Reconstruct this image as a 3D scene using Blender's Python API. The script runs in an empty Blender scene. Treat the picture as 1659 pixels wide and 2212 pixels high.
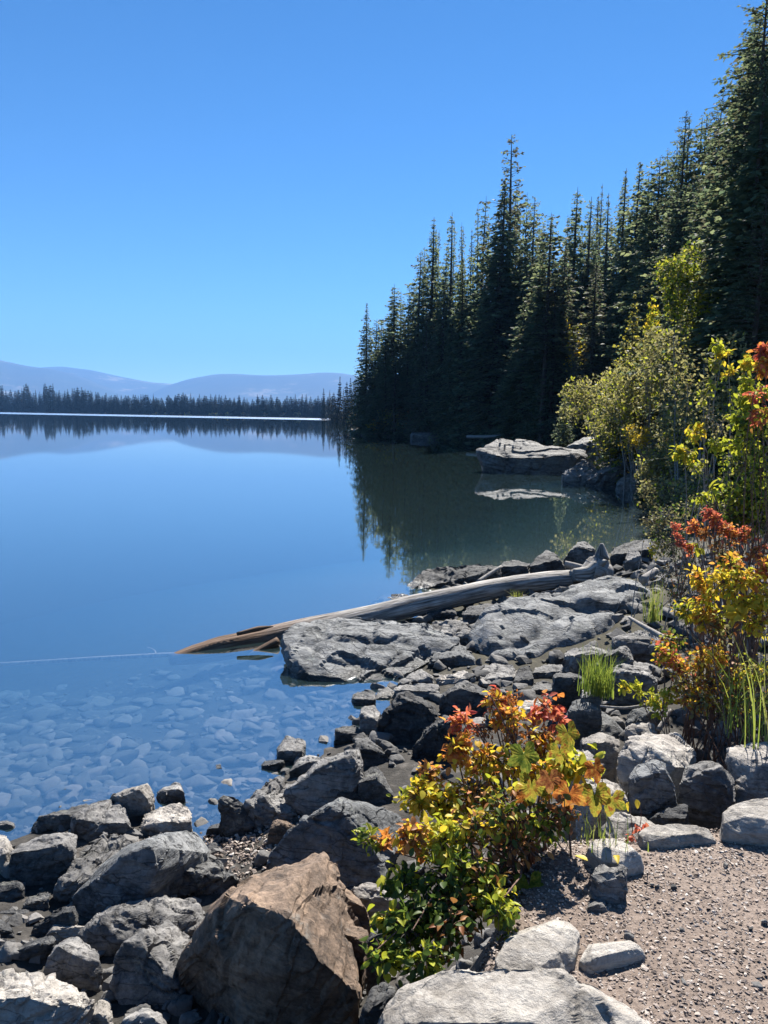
import bpy, math, random
import numpy as np
from mathutils import Vector, Matrix

SC = bpy.context.scene
COL = SC.collection
R = math.radians
# ------------------------------------------------------------------ camera, sky, sun, exposure
CAM_H = 2.6
FOVY = R(68.0); PITCH = R(7.2); ROLL = R(1.0)
cd = bpy.data.cameras.new('camera'); cam = bpy.data.objects.new('camera', cd); COL.objects.link(cam)
cd.sensor_fit = 'VERTICAL'; cd.lens_unit = 'FOV'; cd.angle = FOVY
cd.clip_start = 0.05; cd.clip_end = 30000
CAM_M = Matrix.Rotation(R(90) - PITCH, 3, 'X') @ Matrix.Rotation(ROLL, 3, 'Z')
cam.matrix_world = Matrix.Translation((0, 0, CAM_H)) @ CAM_M.to_4x4()
SC.camera = cam

SUN_AZ, SUN_EL = 18.0, 44.0          # azimuth: degrees to the right of the viewing direction (+Y)
w = bpy.data.worlds.new('World'); SC.world = w; w.use_nodes = True
wn = w.node_tree.nodes; wl = w.node_tree.links
wn.clear()
sky = wn.new('ShaderNodeTexSky'); sky.sky_type = 'NISHITA'; sky.sun_disc = False
sky.sun_elevation = R(SUN_EL); sky.sun_rotation = R(SUN_AZ)
sky.altitude = 2000; sky.air_density = 1.0; sky.dust_density = 0.0; sky.ozone_density = 4.0
hs = wn.new('ShaderNodeHueSaturation'); hs.inputs['Saturation'].default_value = 1.2; hs.inputs['Value'].default_value = 0.654; hs.inputs['Hue'].default_value = 0.494
bg = wn.new('ShaderNodeBackground'); bg.inputs['Strength'].default_value = 0.05
wo = wn.new('ShaderNodeOutputWorld')
wl.new(sky.outputs[0], hs.inputs['Color']); gm = wn.new('ShaderNodeGamma'); gm.inputs['Gamma'].default_value = 1.2; wl.new(hs.outputs[0], gm.inputs[0]); wl.new(gm.outputs[0], bg.inputs[0]); wl.new(bg.outputs[0], wo.inputs[0])

sl = bpy.data.lights.new('sun', 'SUN'); sun = bpy.data.objects.new('sun', sl); COL.objects.link(sun)
sl.energy = 5.0; sl.angle = R(0.53); sl.color = (1.0, 0.95, 0.88)
sd = Vector((math.sin(R(SUN_AZ)) * math.cos(R(SUN_EL)), math.cos(R(SUN_AZ)) * math.cos(R(SUN_EL)), math.sin(R(SUN_EL))))
sun.rotation_euler = sd.to_track_quat('Z', 'Y').to_euler()
sun.location = (20, 40, 60)

vs = SC.view_settings
vs.view_transform = 'Standard'; vs.look = 'None'; vs.exposure = 1.7; vs.gamma = 1.0; vs.use_curve_mapping = False
SC.render.engine = 'CYCLES'
cy = SC.cycles
cy.max_bounces = 6; cy.diffuse_bounces = 2; cy.glossy_bounces = 3; cy.transmission_bounces = 3
cy.transparent_max_bounces = 8; cy.volume_bounces = 0
cy.caustics_reflective = False; cy.caustics_refractive = False
cy.use_denoising = True; cy.sample_clamp_indirect = 4.0

# ------------------------------------------------------------------ helpers
FD = 1106.0 / math.tan(FOVY / 2)      # focal length in the 1659 x 2212 working pixels
RS = np.random.RandomState(7)
random.seed(7)

def ray(u, v):
    d = CAM_M @ Vector(((u - 829.5) / FD, -(v - 1106.0) / FD, -1.0))
    return d / d.y
def at(u, v, d):
    r = ray(u, v)
    return np.array((r.x * d, d, CAM_H + r.z * d))

def dc(v, d):
    """true distance for one read off a flat (small-angle) picture scale"""
    return d * ((v - 893.0) / 1640.0) / math.tan(PITCH + math.atan((v - 1106.0) / FD)) if v > 1000 else d
def sm(a, b, x):
    t = np.clip((x - a) / (b - a), 0, 1); return t * t * (3 - 2 * t)

def _hash(ix, iy, iz, seed):
    h = (ix.astype(np.int64) * 374761393 + iy.astype(np.int64) * 668265263 + iz.astype(np.int64) * 2147483647 + seed * 1274126177) & 0xffffffff
    h = ((h ^ (h >> 13)) * 1274126177) & 0xffffffff
    h = h ^ (h >> 16)
    return (h & 0xffff) / 65535.0
def vnoise(P, seed=0):
    """value noise in -1..1 for an (n,3) array"""
    i = np.floor(P); f = P - i; f = f * f * (3 - 2 * f); i = i.astype(np.int64)
    r = 0
    for dx in (0, 1):
        for dy in (0, 1):
            for dz in (0, 1):
                wgt = (f[:, 0] if dx else 1 - f[:, 0]) * (f[:, 1] if dy else 1 - f[:, 1]) * (f[:, 2] if dz else 1 - f[:, 2])
                r = r + wgt * _hash(i[:, 0] + dx, i[:, 1] + dy, i[:, 2] + dz, seed)
    return r * 2 - 1
def fbm(P, octv=4, seed=0):
    a, r = 1.0, 0
    for k in range(octv):
        r = r + a * vnoise(P * (2.03 ** k), seed + k * 17); a *= 0.5
    return r

def mesh_np(name, V, F, mat=None, smooth=False, mi=None):
    """fast mesh from arrays: F is (m,3) or (m,4)"""
    me = bpy.data.meshes.new(name)
    V = np.asarray(V, dtype=np.float32); F = np.asarray(F, dtype=np.int32)
    k = F.shape[1]; m = len(F)
    me.vertices.add(len(V)); me.vertices.foreach_set('co', V.ravel())
    me.loops.add(m * k); me.loops.foreach_set('vertex_index', F.ravel())
    me.polygons.add(m)
    me.polygons.foreach_set('loop_start', np.arange(0, m * k, k, dtype=np.int32))
    me.polygons.foreach_set('loop_total', np.full(m, k, dtype=np.int32))
    if mat is not None:
        for x in (mat if isinstance(mat, (list, tuple)) else [mat]): me.materials.append(x)
    if mi is not None: me.polygons.foreach_set('material_index', np.asarray(mi, dtype=np.int32))
    me.polygons.foreach_set('use_smooth', np.full(m, smooth, dtype=bool))
    me.update(calc_edges=True)
    return me
def link(name, me, parent=None, loc=(0, 0, 0), rot=None, scale=None):
    o = bpy.data.objects.new(name, me); COL.objects.link(o)
    o.location = loc
    if rot is not None: o.rotation_euler = rot
    if scale is not None: o.scale = scale
    if parent is not None: o.parent = parent
    return o
def tag(o, label=None, cat=None, group=None, kind=None):
    if label: o['label'] = label
    if cat: o['category'] = cat
    if group: o['group'] = group
    if kind: o['kind'] = kind
    return o

# ------------------------------------------------------------------ materials
class N:
    """tiny node helper"""
    def __init__(s, name):
        s.m = bpy.data.materials.new(name); s.m.use_nodes = True
        s.t = s.m.node_tree; s.t.nodes.clear(); s.out = s.n('ShaderNodeOutputMaterial')
    def n(s, typ, **kw):
        x = s.t.nodes.new(typ)
        for k, v in kw.items():
            if k.startswith('i_'):
                key = k[2:].replace('_', ' ')
                x.inputs[int(key) if key.isdigit() else key].default_value = v
            else: setattr(x, k, v)
        return x
    def l(s, a, b): s.t.links.new(a, b)
    def noise(s, vec, scale, detail=4, rough=0.6):
        x = s.n('ShaderNodeTexNoise'); x.inputs['Scale'].default_value = scale; x.inputs['Detail'].default_value = detail
        x.inputs['Roughness'].default_value = rough
        if vec is not None: s.l(vec, x.inputs['Vector'])
        return x.outputs['Fac']
    def ramp(s, fac, stops):
        x = s.n('ShaderNodeValToRGB'); e = x.color_ramp.elements
        while len(e) < len(stops): e.new(0.5)
        for el, (p, c) in zip(e, stops): el.position = p; el.color = (*c, 1) if len(c) == 3 else c
        s.l(fac, x.inputs[0]); return x.outputs[0]
    def mix(s, fac, a, b, mode='MIX'):
        x = s.n('ShaderNodeMix', data_type='RGBA', blend_type=mode)
        for sock, val in ((x.inputs[0], fac), (x.inputs[6], a), (x.inputs[7], b)):
            if isinstance(val, (int, float)): sock.default_value = val
            elif isinstance(val, tuple): sock.default_value = (*val, 1) if len(val) == 3 else val
            else: s.l(val, sock)
        return x.outputs[2]
    def math(s, op, a, b=0.0, clamp=False):
        x = s.n('ShaderNodeMath', operation=op, use_clamp=clamp)
        for sock, val in ((x.inputs[0], a), (x.inputs[1], b)):
            if isinstance(val, (int, float)): sock.default_value = val
            else: s.l(val, sock)
        return x.outputs[0]
    def mapping(s, vec, scale=(1, 1, 1), rot=(0, 0, 0)):
        x = s.n('ShaderNodeMapping'); x.inputs['Scale'].default_value = scale; x.inputs['Rotation'].default_value = rot
        s.l(vec, x.inputs[0]); return x.outputs[0]
    def bump(s, h, strength, dist, nrm=None):
        x = s.n('ShaderNodeBump'); x.inputs['Strength'].default_value = strength; x.inputs['Distance'].default_value = dist
        s.l(h, x.inputs['Height'])
        if nrm is not None: s.l(nrm, x.inputs['Normal'])
        return x.outputs[0]
    def surf(s, sh): s.l(sh, s.out.inputs['Surface']); return s.m
    def principled(s, col, rough=0.8, nrm=None, spec=0.3):
        p = s.n('ShaderNodeBsdfPrincipled')
        for k, v in (('Base Color', col), ('Roughness', rough), ('Specular IOR Level', spec)):
            if isinstance(v, (int, float)): p.inputs[k].default_value = v
            elif isinstance(v, tuple): p.inputs[k].default_value = (*v, 1)
            else: s.l(v, p.inputs[k])
        if nrm is not None: s.l(nrm, p.inputs['Normal'])
        return p.outputs[0]

def rock_mat(name, dark, mid, light, lichen=(0.5, 0.5, 0.42), lich=0.5, scale=1.0, wet=True, streak=0.5, crack=0.6):
    k = N(name)
    tc = k.n('ShaderNodeTexCoord').outputs['Object']; oi = k.n('ShaderNodeObjectInfo').outputs['Random']
    ge = k.n('ShaderNodeNewGeometry')
    off = k.n('ShaderNodeVectorMath', operation='ADD'); k.l(tc, off.inputs[0])
    cmb = k.n('ShaderNodeCombineXYZ'); k.l(k.math('MULTIPLY', oi, 37.0), cmb.inputs[0]); k.l(k.math('MULTIPLY', oi, 11.0), cmb.inputs[2])
    k.l(cmb.outputs[0], off.inputs[1]); v = off.outputs[0]
    n1 = k.noise(v, 3.2 * scale, 8, 0.68)
    st = k.mapping(v, (2.5 * scale, 2.5 * scale, 22 * scale), (0.45, 0.5, 0.3))
    n2 = k.noise(st, 1.6, 6, 0.65)
    n3 = k.noise(v, 26 * scale, 5, 0.7)
    f = k.math('ADD', k.math('MULTIPLY', n1, 1 - 0.45 * streak), k.math('MULTIPLY', n2, 0.45 * streak))
    f = k.math('ADD', k.math('MULTIPLY', f, 0.70), k.math('MULTIPLY', n3, 0.30))
    col = k.ramp(f, [(0.40, dark), (0.5, mid), (0.60, light)])
    vo = k.n('ShaderNodeTexVoronoi', feature='DISTANCE_TO_EDGE'); vo.inputs['Scale'].default_value = 3.4 * scale
    dv = k.n('ShaderNodeVectorMath', operation='ADD'); k.l(st, dv.inputs[0])
    dn = k.n('ShaderNodeTexNoise'); dn.inputs['Scale'].default_value = 5 * scale; dn.inputs['Detail'].default_value = 5; k.l(v, dn.inputs[0]); k.l(dn.outputs['Color'], dv.inputs[1])
    ms_ = k.n('ShaderNodeVectorMath', operation='MULTIPLY'); ms_.inputs[1].default_value = (0.5, 0.5, 0.13); k.l(dv.outputs[0], ms_.inputs[0]); k.l(ms_.outputs[0], vo.inputs['Vector'])
    crk = k.ramp(vo.outputs['Distance'], [(0.0, (1, 1, 1)), (0.035, (0, 0, 0))])
    col = k.mix(k.math('MULTIPLY', crk, crack), col, (0.02, 0.02, 0.02))
    lf = k.noise(v, 7 * scale, 6, 0.75)
    lm = k.ramp(lf, [(0.58, (0, 0, 0)), (0.66, (1, 1, 1))])
    col = k.mix(k.math('MULTIPLY', lm, lich), col, lichen)
    bf = k.noise(v, 4.3 * scale, 7, 0.8)
    bm_ = k.ramp(bf, [(0.36, (1, 1, 1)), (0.42, (0, 0, 0))])
    col = k.mix(k.math('MULTIPLY', bm_, 0.55), col, (0.05, 0.05, 0.05))
    vv = k.math('ADD', k.math('MULTIPLY', oi, 0.5), 0.75)
    cv = k.n('ShaderNodeCombineColor'); [k.l(vv, cv.inputs[i]) for i in range(3)]
    col = k.mix(1.0, col, cv.outputs[0], 'MULTIPLY')
    rough = 0.78
    if wet:
        sp = k.n('ShaderNodeSeparateXYZ'); k.l(ge.outputs['Position'], sp.inputs[0])
        zz = k.math('ADD', sp.outputs[2], k.math('MULTIPLY', k.math('SUBTRACT', n1, 0.5), 0.06))
        wm = k.n('ShaderNodeMapRange', clamp=True, i_1=0.035, i_2=0.075, i_3=1.0, i_4=0.0); k.l(zz, wm.inputs[0])
        col = k.mix(k.math('MULTIPLY', wm.outputs[0], 0.72), col, (0.025, 0.024, 0.02))
        rough = k.math('SUBTRACT', 0.8, k.math('MULTIPLY', wm.outputs[0], 0.55))
    b = k.bump(n2, 0.8, 0.03 / scale)
    b = k.bump(k.math('SUBTRACT', 1.0, crk), crack, 0.02 / scale, b)
    b = k.bump(k.noise(v, 14 * scale, 8, 0.75), 0.9, 0.03 / scale, b)
    b = k.bump(n3, 0.6, 0.006 / scale, b)
    return k.surf(k.principled(col, rough, b, 0.25))

M = {}
M['grey'] = rock_mat('rock_grey', (0.062, 0.061, 0.06), (0.17, 0.164, 0.157), (0.31, 0.297, 0.278), (0.33, 0.325, 0.28), lich=0.55)
M['cool'] = rock_mat('rock_cool_grey', (0.045, 0.048, 0.05), (0.12, 0.124, 0.125), (0.22, 0.222, 0.218), (0.28, 0.29, 0.26), 0.5)
M['pale'] = rock_mat('rock_pale', (0.15, 0.135, 0.12), (0.30, 0.275, 0.245), (0.44, 0.41, 0.365), (0.50, 0.48, 0.40), 0.5, crack=0.4)
M['cream'] = rock_mat('rock_cream', (0.20, 0.18, 0.155), (0.38, 0.35, 0.31), (0.53, 0.495, 0.44), (0.58, 0.55, 0.45), 0.4, crack=0.3)
M['brown'] = rock_mat('rock_brown', (0.05, 0.038, 0.03), (0.17, 0.122, 0.088), (0.33, 0.235, 0.165), (0.19, 0.175, 0.155), 0.75, streak=0.8, crack=0.25)
M['dark'] = rock_mat('rock_dark', (0.022, 0.023, 0.024), (0.06, 0.06, 0.06), (0.14, 0.137, 0.13), (0.22, 0.22, 0.185), 0.5)
M['farrock'] = rock_mat('rock_far', (0.06, 0.06, 0.06), (0.16, 0.157, 0.15), (0.27, 0.262, 0.25), (0.33, 0.33, 0.29), 0.4, scale=0.35, wet=False)

def ground_mat():
    k = N('ground_soil')
    pos = k.n('ShaderNodeNewGeometry').outputs['Position']
    at_ = k.n('ShaderNodeAttribute', attribute_name='zone'); z = at_.outputs['Color']
    sp = k.n('ShaderNodeSeparateColor'); k.l(z, sp.inputs[0])       # r = path, g = underwater, b = forest
    n1 = k.noise(pos, 1.3, 6, 0.6); n2 = k.noise(pos, 45, 5, 0.75); n3 = k.noise(pos, 9, 6, 0.7)
    bank = k.ramp(n3, [(0.3, (0.018, 0.017, 0.015)), (0.55, (0.045, 0.041, 0.036)), (0.7, (0.10, 0.09, 0.08))])
    path = k.ramp(k.math('ADD', k.math('MULTIPLY', n2, 0.6), k.math('MULTIPLY', n1, 0.4)),
                  [(0.32, (0.095, 0.071, 0.056)), (0.5, (0.185, 0.144, 0.117)), (0.68, (0.30, 0.245, 0.205))])
    bed = k.ramp(n3, [(0.3, (0.02, 0.022, 0.02)), (0.6, (0.05, 0.05, 0.043)), (0.75, (0.085, 0.083, 0.07))])
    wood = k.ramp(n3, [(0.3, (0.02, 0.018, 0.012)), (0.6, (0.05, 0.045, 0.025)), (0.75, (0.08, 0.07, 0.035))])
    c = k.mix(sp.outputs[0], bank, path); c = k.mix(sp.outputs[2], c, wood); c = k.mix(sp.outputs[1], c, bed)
    b = k.bump(n2, 0.6, 0.012); b = k.bump(n3, 0.5, 0.04, b)
    return k.surf(k.principled(c, 0.9, b, 0.2))
M['ground'] = ground_mat()

def water_mat():
    k = N('lake_water')
    ge = k.n('ShaderNodeNewGeometry'); pos = ge.outputs['Position']
    sp = k.n('ShaderNodeSeparateXYZ'); k.l(pos, sp.inputs[0])
    n1 = k.noise(k.mapping(pos, (0.5, 1.6, 1)), 1.1, 3, 0.5)
    n2 = k.noise(k.mapping(pos, (2.0, 7.0, 1)), 1.0, 3, 0.55)
    big = k.noise(k.mapping(pos, (0.03, 0.05, 1)), 1.0, 2, 0.5)
    h = k.math('ADD', k.math('MULTIPLY', n1, 0.6), k.math('MULTIPLY', n2, 0.4))
    b = k.bump(h, 0.022, 0.03)
    # wind-ruffled band of open water off the far shore
    yy = k.math('ADD', sp.outputs[1], k.math('MULTIPLY', sp.outputs[0], 0.30))
    r1 = k.n('ShaderNodeMapRange', clamp=True, i_1=360.0, i_2=400.0, i_3=0.0, i_4=1.0); k.l(yy, r1.inputs[0])
    r2 = k.n('ShaderNodeMapRange', clamp=True, i_1=560.0, i_2=640.0, i_3=1.0, i_4=0.0); k.l(yy, r2.inputs[0])
    band = k.math('MULTIPLY', r1.outputs[0], r2.outputs[0])
    rough = k.math('ADD', k.math('MULTIPLY', band, 0.22), 0.0)
    nb = k.noise(k.mapping(pos, (0.8, 0.8, 1)), 1.0, 4, 0.6)
    bb = k.n('ShaderNodeBump'); bb.inputs['Distance'].default_value = 0.5
    k.l(k.math('MULTIPLY', band, 0.35), bb.inputs['Strength']); k.l(nb, bb.inputs['Height']); k.l(b, bb.inputs['Normal'])
    nr = bb.outputs[0]
    gl = k.n('ShaderNodeBsdfGlossy', i_Color=(0.97, 0.98, 1.0, 1)); k.l(nr, gl.inputs['Normal']); k.l(rough, gl.inputs['Roughness'])
    tr = k.n('ShaderNodeBsdfTransparent', i_Color=(0.86, 0.9, 0.93, 1))
    df = k.n('ShaderNodeBsdfDiffuse', i_Color=(0.07, 0.125, 0.125, 1))
    mx = k.n('ShaderNodeMixShader', i_0=0.17); k.l(tr.outputs[0], mx.inputs[1]); k.l(df.outputs[0], mx.inputs[2])
    fr = k.n('ShaderNodeFresnel', i_IOR=3.0); k.l(nr, fr.inputs['Normal'])
    ff = k.n('ShaderNodeMix', data_type='FLOAT', i_3=0.12); k.l(ge.outputs['Backfacing'], ff.inputs[0]); k.l(k.math('ADD', k.math('MULTIPLY', fr.outputs[0], 0.8), 0.2), ff.inputs[2])   # light leaving the water from below passes
    m2 = k.n('ShaderNodeMixShader'); k.l(ff.outputs[0], m2.inputs[0]); k.l(mx.outputs[0], m2.inputs[1]); k.l(gl.outputs[0], m2.inputs[2])
    va = k.n('ShaderNodeVolumeAbsorption', i_Color=(0.25, 0.58, 0.72, 1), i_Density=0.75); k.l(va.outputs[0], k.out.inputs['Volume'])
    return k.surf(m2.outputs[0])
M['water'] = water_mat()

def leaf_mat(name, c1, c2, trans=0.45, tr_boost=1.2, spot=None):
    k = N(name)
    oi = k.n('ShaderNodeObjectInfo').outputs['Random']; isl = k.n('ShaderNodeNewGeometry').outputs['Random Per Island']
    pos = k.n('ShaderNodeNewGeometry').outputs['Position']
    f = k.math('FRACT', k.math('ADD', oi, isl))
    col = k.mix(f, c1, c2)
    if spot:
        n = k.noise(pos, 60, 3, 0.6); col = k.mix(k.math('MULTIPLY', k.ramp(n, [(0.5, (0, 0, 0)), (0.6, (1, 1, 1))]), 0.6), col, spot)
    d = k.n('ShaderNodeBsdfDiffuse'); k.l(col, d.inputs[0])
    t = k.n('ShaderNodeBsdfTranslucent'); k.l(k.mix(1.0, col, (tr_boost, tr_boost, tr_boost * 0.8), 'MULTIPLY'), t.inputs[0])
    g = k.n('ShaderNodeBsdfGlossy', i_Roughness=0.45)
    mx = k.n('ShaderNodeMixShader', i_0=trans); k.l(d.outputs[0], mx.inputs[1]); k.l(t.outputs[0], mx.inputs[2])
    m2 = k.n('ShaderNodeMixShader', i_0=0.014); k.l(mx.outputs[0], m2.inputs[1]); k.l(g.outputs[0], m2.inputs[2])
    return k.surf(m2.outputs[0])
M['l_red'] = leaf_mat('leaf_red', (0.46, 0.07, 0.06), (0.58, 0.20, 0.13), spot=(0.4, 0.15, 0.06))
M['l_orange'] = leaf_mat('leaf_orange', (0.52, 0.17, 0.045), (0.60, 0.32, 0.08), spot=(0.3, 0.08, 0.02))
M['l_yellow'] = leaf_mat('leaf_yellow', (0.62, 0.40, 0.04), (0.55, 0.46, 0.05))
M['l_lime'] = leaf_mat('leaf_yellow_green', (0.28, 0.32, 0.03), (0.44, 0.42, 0.05))
M['l_green'] = leaf_mat('leaf_green', (0.04, 0.075, 0.018), (0.11, 0.15, 0.03))
M['l_brown'] = leaf_mat('leaf_brown', (0.20, 0.075, 0.03), (0.34, 0.17, 0.06), trans=0.3)
M['l_olive'] = leaf_mat('leaf_olive', (0.18, 0.17, 0.08), (0.30, 0.275, 0.135))
def blotch_mat(name, a, b, c):
    k = N(name); tc = k.n('ShaderNodeTexCoord').outputs['Object']; oi = k.n('ShaderNodeObjectInfo').outputs['Random']
    ad = k.n('ShaderNodeVectorMath', operation='ADD'); k.l(tc, ad.inputs[0]); cb = k.n('ShaderNodeCombineXYZ'); k.l(k.math('MULTIPLY', oi, 20.0), cb.inputs[0]); k.l(cb.outputs[0], ad.inputs[1])
    n = k.noise(ad.outputs[0], 2.6, 5, 0.65); wv = k.n('ShaderNodeTexNoise'); wv.inputs['Scale'].default_value = 14; k.l(ad.outputs[0], wv.inputs[0])
    col = k.ramp(n, [(0.36, a), (0.5, b), (0.62, c)])
    cc = k.n('ShaderNodeCombineColor'); g = k.math('ADD', k.math('MULTIPLY', wv.outputs['Fac'], 0.8), 0.6); [k.l(g, cc.inputs[i]) for i in range(3)]
    col = k.mix(1.0, col, cc.outputs[0], 'MULTIPLY')
    d = k.n('ShaderNodeBsdfDiffuse'); k.l(col, d.inputs[0]); t = k.n('ShaderNodeBsdfTranslucent'); k.l(col, t.inputs[0])
    b_ = k.bump(n, 0.5, 0.3); k.l(b_, d.inputs['Normal'])
    mx = k.n('ShaderNodeMixShader', i_0=0.5); k.l(d.outputs[0], mx.inputs[1]); k.l(t.outputs[0], mx.inputs[2])
    return k.surf(mx.outputs[0])
M['b_green'] = blotch_mat('big_leaf_green', (0.06, 0.10, 0.02), (0.14, 0.18, 0.03), (0.32, 0.30, 0.05))
M['b_lime'] = blotch_mat('big_leaf_turning', (0.10, 0.15, 0.02), (0.40, 0.34, 0.05), (0.28, 0.10, 0.03))
M['b_orange'] = blotch_mat('big_leaf_orange', (0.20, 0.06, 0.02), (0.48, 0.16, 0.04), (0.55, 0.30, 0.06))
M['b_brown'] = blotch_mat('big_leaf_brown', (0.12, 0.04, 0.02), (0.26, 0.10, 0.04), (0.36, 0.20, 0.06))
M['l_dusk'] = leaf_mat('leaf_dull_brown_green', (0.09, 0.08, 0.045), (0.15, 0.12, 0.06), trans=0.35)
M['needle'] = leaf_mat('conifer_needles', (0.075, 0.11, 0.078), (0.17, 0.19, 0.11), trans=0.45, tr_boost=1.6)
M['needle_near'] = leaf_mat('conifer_needles_near', (0.055, 0.085, 0.06), (0.14, 0.16, 0.095), trans=0.4, tr_boost=1.5)
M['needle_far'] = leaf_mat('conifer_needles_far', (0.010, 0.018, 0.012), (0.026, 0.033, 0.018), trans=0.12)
M['needle_lit'] = leaf_mat('conifer_needles_painted_sunlit', (0.18, 0.18, 0.035), (0.40, 0.33, 0.05), trans=0.5)  # backlit yellow edge light put into the needle colour
M['needle_dry'] = leaf_mat('conifer_needles_dry', (0.09, 0.092, 0.07), (0.15, 0.14, 0.10), trans=0.35)
M['grass'] = leaf_mat('grass_blade', (0.10, 0.16, 0.03), (0.26, 0.30, 0.06))
M['grass_dry'] = leaf_mat('grass_dry', (0.28, 0.24, 0.10), (0.20, 0.24, 0.06))

def wood_mat(name, c1, c2, scale=(6, 6, 60), spec=0.2):
    k = N(name); tc = k.n('ShaderNodeTexCoord').outputs['Object']
    n = k.noise(k.mapping(tc, scale), 1.0, 6, 0.65)
    col = k.ramp(n, [(0.3, c1), (0.65, c2)])
    return k.surf(k.principled(col, 0.85, k.bump(n, 0.6, 0.01), spec))
M['bark'] = wood_mat('conifer_bark', (0.03, 0.024, 0.02), (0.09, 0.075, 0.06), (6, 6, 1.5))
M['twig'] = wood_mat('twig_bark', (0.07, 0.04, 0.03), (0.19, 0.12, 0.09), (40, 40, 20))
M['twig_grey'] = wood_mat('twig_grey', (0.12, 0.11, 0.10), (0.30, 0.28, 0.26), (40, 40, 20))

def log_mat():
    k = N('weathered_log'); uv = k.n('ShaderNodeUVMap').outputs[0]
    n = k.noise(k.mapping(uv, (2.2, 26, 1)), 1.0, 7, 0.65); n2 = k.noise(k.mapping(uv, (6, 90, 1)), 1.0, 4, 0.6)
    pale = k.ramp(n, [(0.34, (0.05, 0.045, 0.04)), (0.5, (0.22, 0.205, 0.187)), (0.68, (0.45, 0.43, 0.40))])
    br = k.ramp(n, [(0.32, (0.03, 0.017, 0.01)), (0.5, (0.12, 0.075, 0.05)), (0.7, (0.24, 0.165, 0.115))])
    sp = k.n('ShaderNodeSeparateXYZ'); k.l(uv, sp.inputs[0])
    f = k.n('ShaderNodeMapRange', clamp=True, i_1=1.0, i_2=2.2, i_3=1.0, i_4=0.0); k.l(sp.outputs[0], f.inputs[0])
    col = k.mix(f.outputs[0], pale, br)
    b = k.bump(n, 0.8, 0.02); b = k.bump(n2, 0.5, 0.006, b)
    return k.surf(k.principled(col, 0.8, b, 0.2))
M['log'] = log_mat()

def hill_mat():
    k = N('mountain_slope'); pos = k.n('ShaderNodeNewGeometry').outputs['Position']
    n = k.noise(pos, 0.0012, 7, 0.6); n2 = k.noise(pos, 0.004, 6, 0.7)
    c = k.ramp(k.math('ADD', k.math('MULTIPLY', n, 0.6), k.math('MULTIPLY', n2, 0.4)),
               [(0.4, (0.035, 0.05, 0.05)), (0.56, (0.055, 0.065, 0.055)), (0.62, (0.20, 0.18, 0.14))])
    return k.surf(k.principled(c, 0.95, None, 0.1))
M['hill'] = hill_mat()

# ------------------------------------------------------------------ ground sheet with the lake bed
SHORE = [(-13000, 5200), (-1500, 1500), (-560, 1010), (-60, 680), (-28, 520), (-22, 400), (-14, 300), (-9, 200), (-6.5, 140), (-4.6, 116),
         (-3, 107), (2, 100), (7, 92), (10.5, 75), (12.5, 55), (11.5, 44), (9.8, 36), (9.4, 27), (7.2, 20), (6.0, 16.5), (4.4, 14.6), (2.2, 13.0),
         (0.7, 11.6), (0.5, 10.2), (0.5, 8.9), (0.35, 7.9), (0.18, 7.2), (-0.05, 6.5), (-0.45, 5.9), (-0.85, 5.2), (-1.1, 4.55), (-1.5, 4.85),
         (-2.0, 4.9), (-2.7, 4.3), (-6, 3.4), (-12, 1), (-30, -8), (-300, -120), (-13000, -2300)]
SHORE = [(x * dc(893 + 1640 * 2.6 / y, y) / y, dc(893 + 1640 * 2.6 / y, y)) if 2 < y < 30 else (x, y) for x, y in SHORE]
LAND = SHORE + [(-13000, -6500), (13500, -6500), (13500, 13500), (-13000, 13500)]
HIGH = [(-1.0, -6), (-0.55, 0.6), (-0.10, 1.55), (0.34, 2.1), (0.52, 2.6), (0.72, 2.86), (1.0, 2.90), (1.57, 3.0), (2.1, 3.15), (4.0, 5.5), (5.2, 8), (6.8, 12), (9.4, 17), (12.5, 25),
        (14.5, 34), (17, 45), (18, 60), (15, 85), (9, 100), (3, 108), (1, 120), (0, 200), (300, 500), (800, 400), (800, -6)]
HIGH = [(x * dc(893 + 1640 * 1.6 / y, y) / y, dc(893 + 1640 * 1.6 / y, y)) if 1.2 < y < 20 else (x, y) for x, y in HIGH]
def seg_dist(P, poly, closed=False):
    best = np.full(len(P), 1e18)
    m = len(poly) if closed else len(poly) - 1
    for i in range(m):
        a = np.array(poly[i], float); b = np.array(poly[(i + 1) % len(poly)], float); ab = b - a
        t = np.clip(((P - a) @ ab) / (ab @ ab), 0, 1)
        q = P - (a + t[:, None] * ab); best = np.minimum(best, (q * q).sum(1))
    return np.sqrt(best)
def inside(P, poly):
    r = np.zeros(len(P), bool); n = len(poly)
    for i in range(n):
        (x1, y1), (x2, y2) = poly[i], poly[(i + 1) % n]
        if y1 == y2: continue
        c = ((P[:, 1] < y1) != (P[:, 1] < y2)) & (P[:, 0] < (x2 - x1) * (P[:, 1] - y1) / (y2 - y1) + x1)
        r ^= c
    return r
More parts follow.
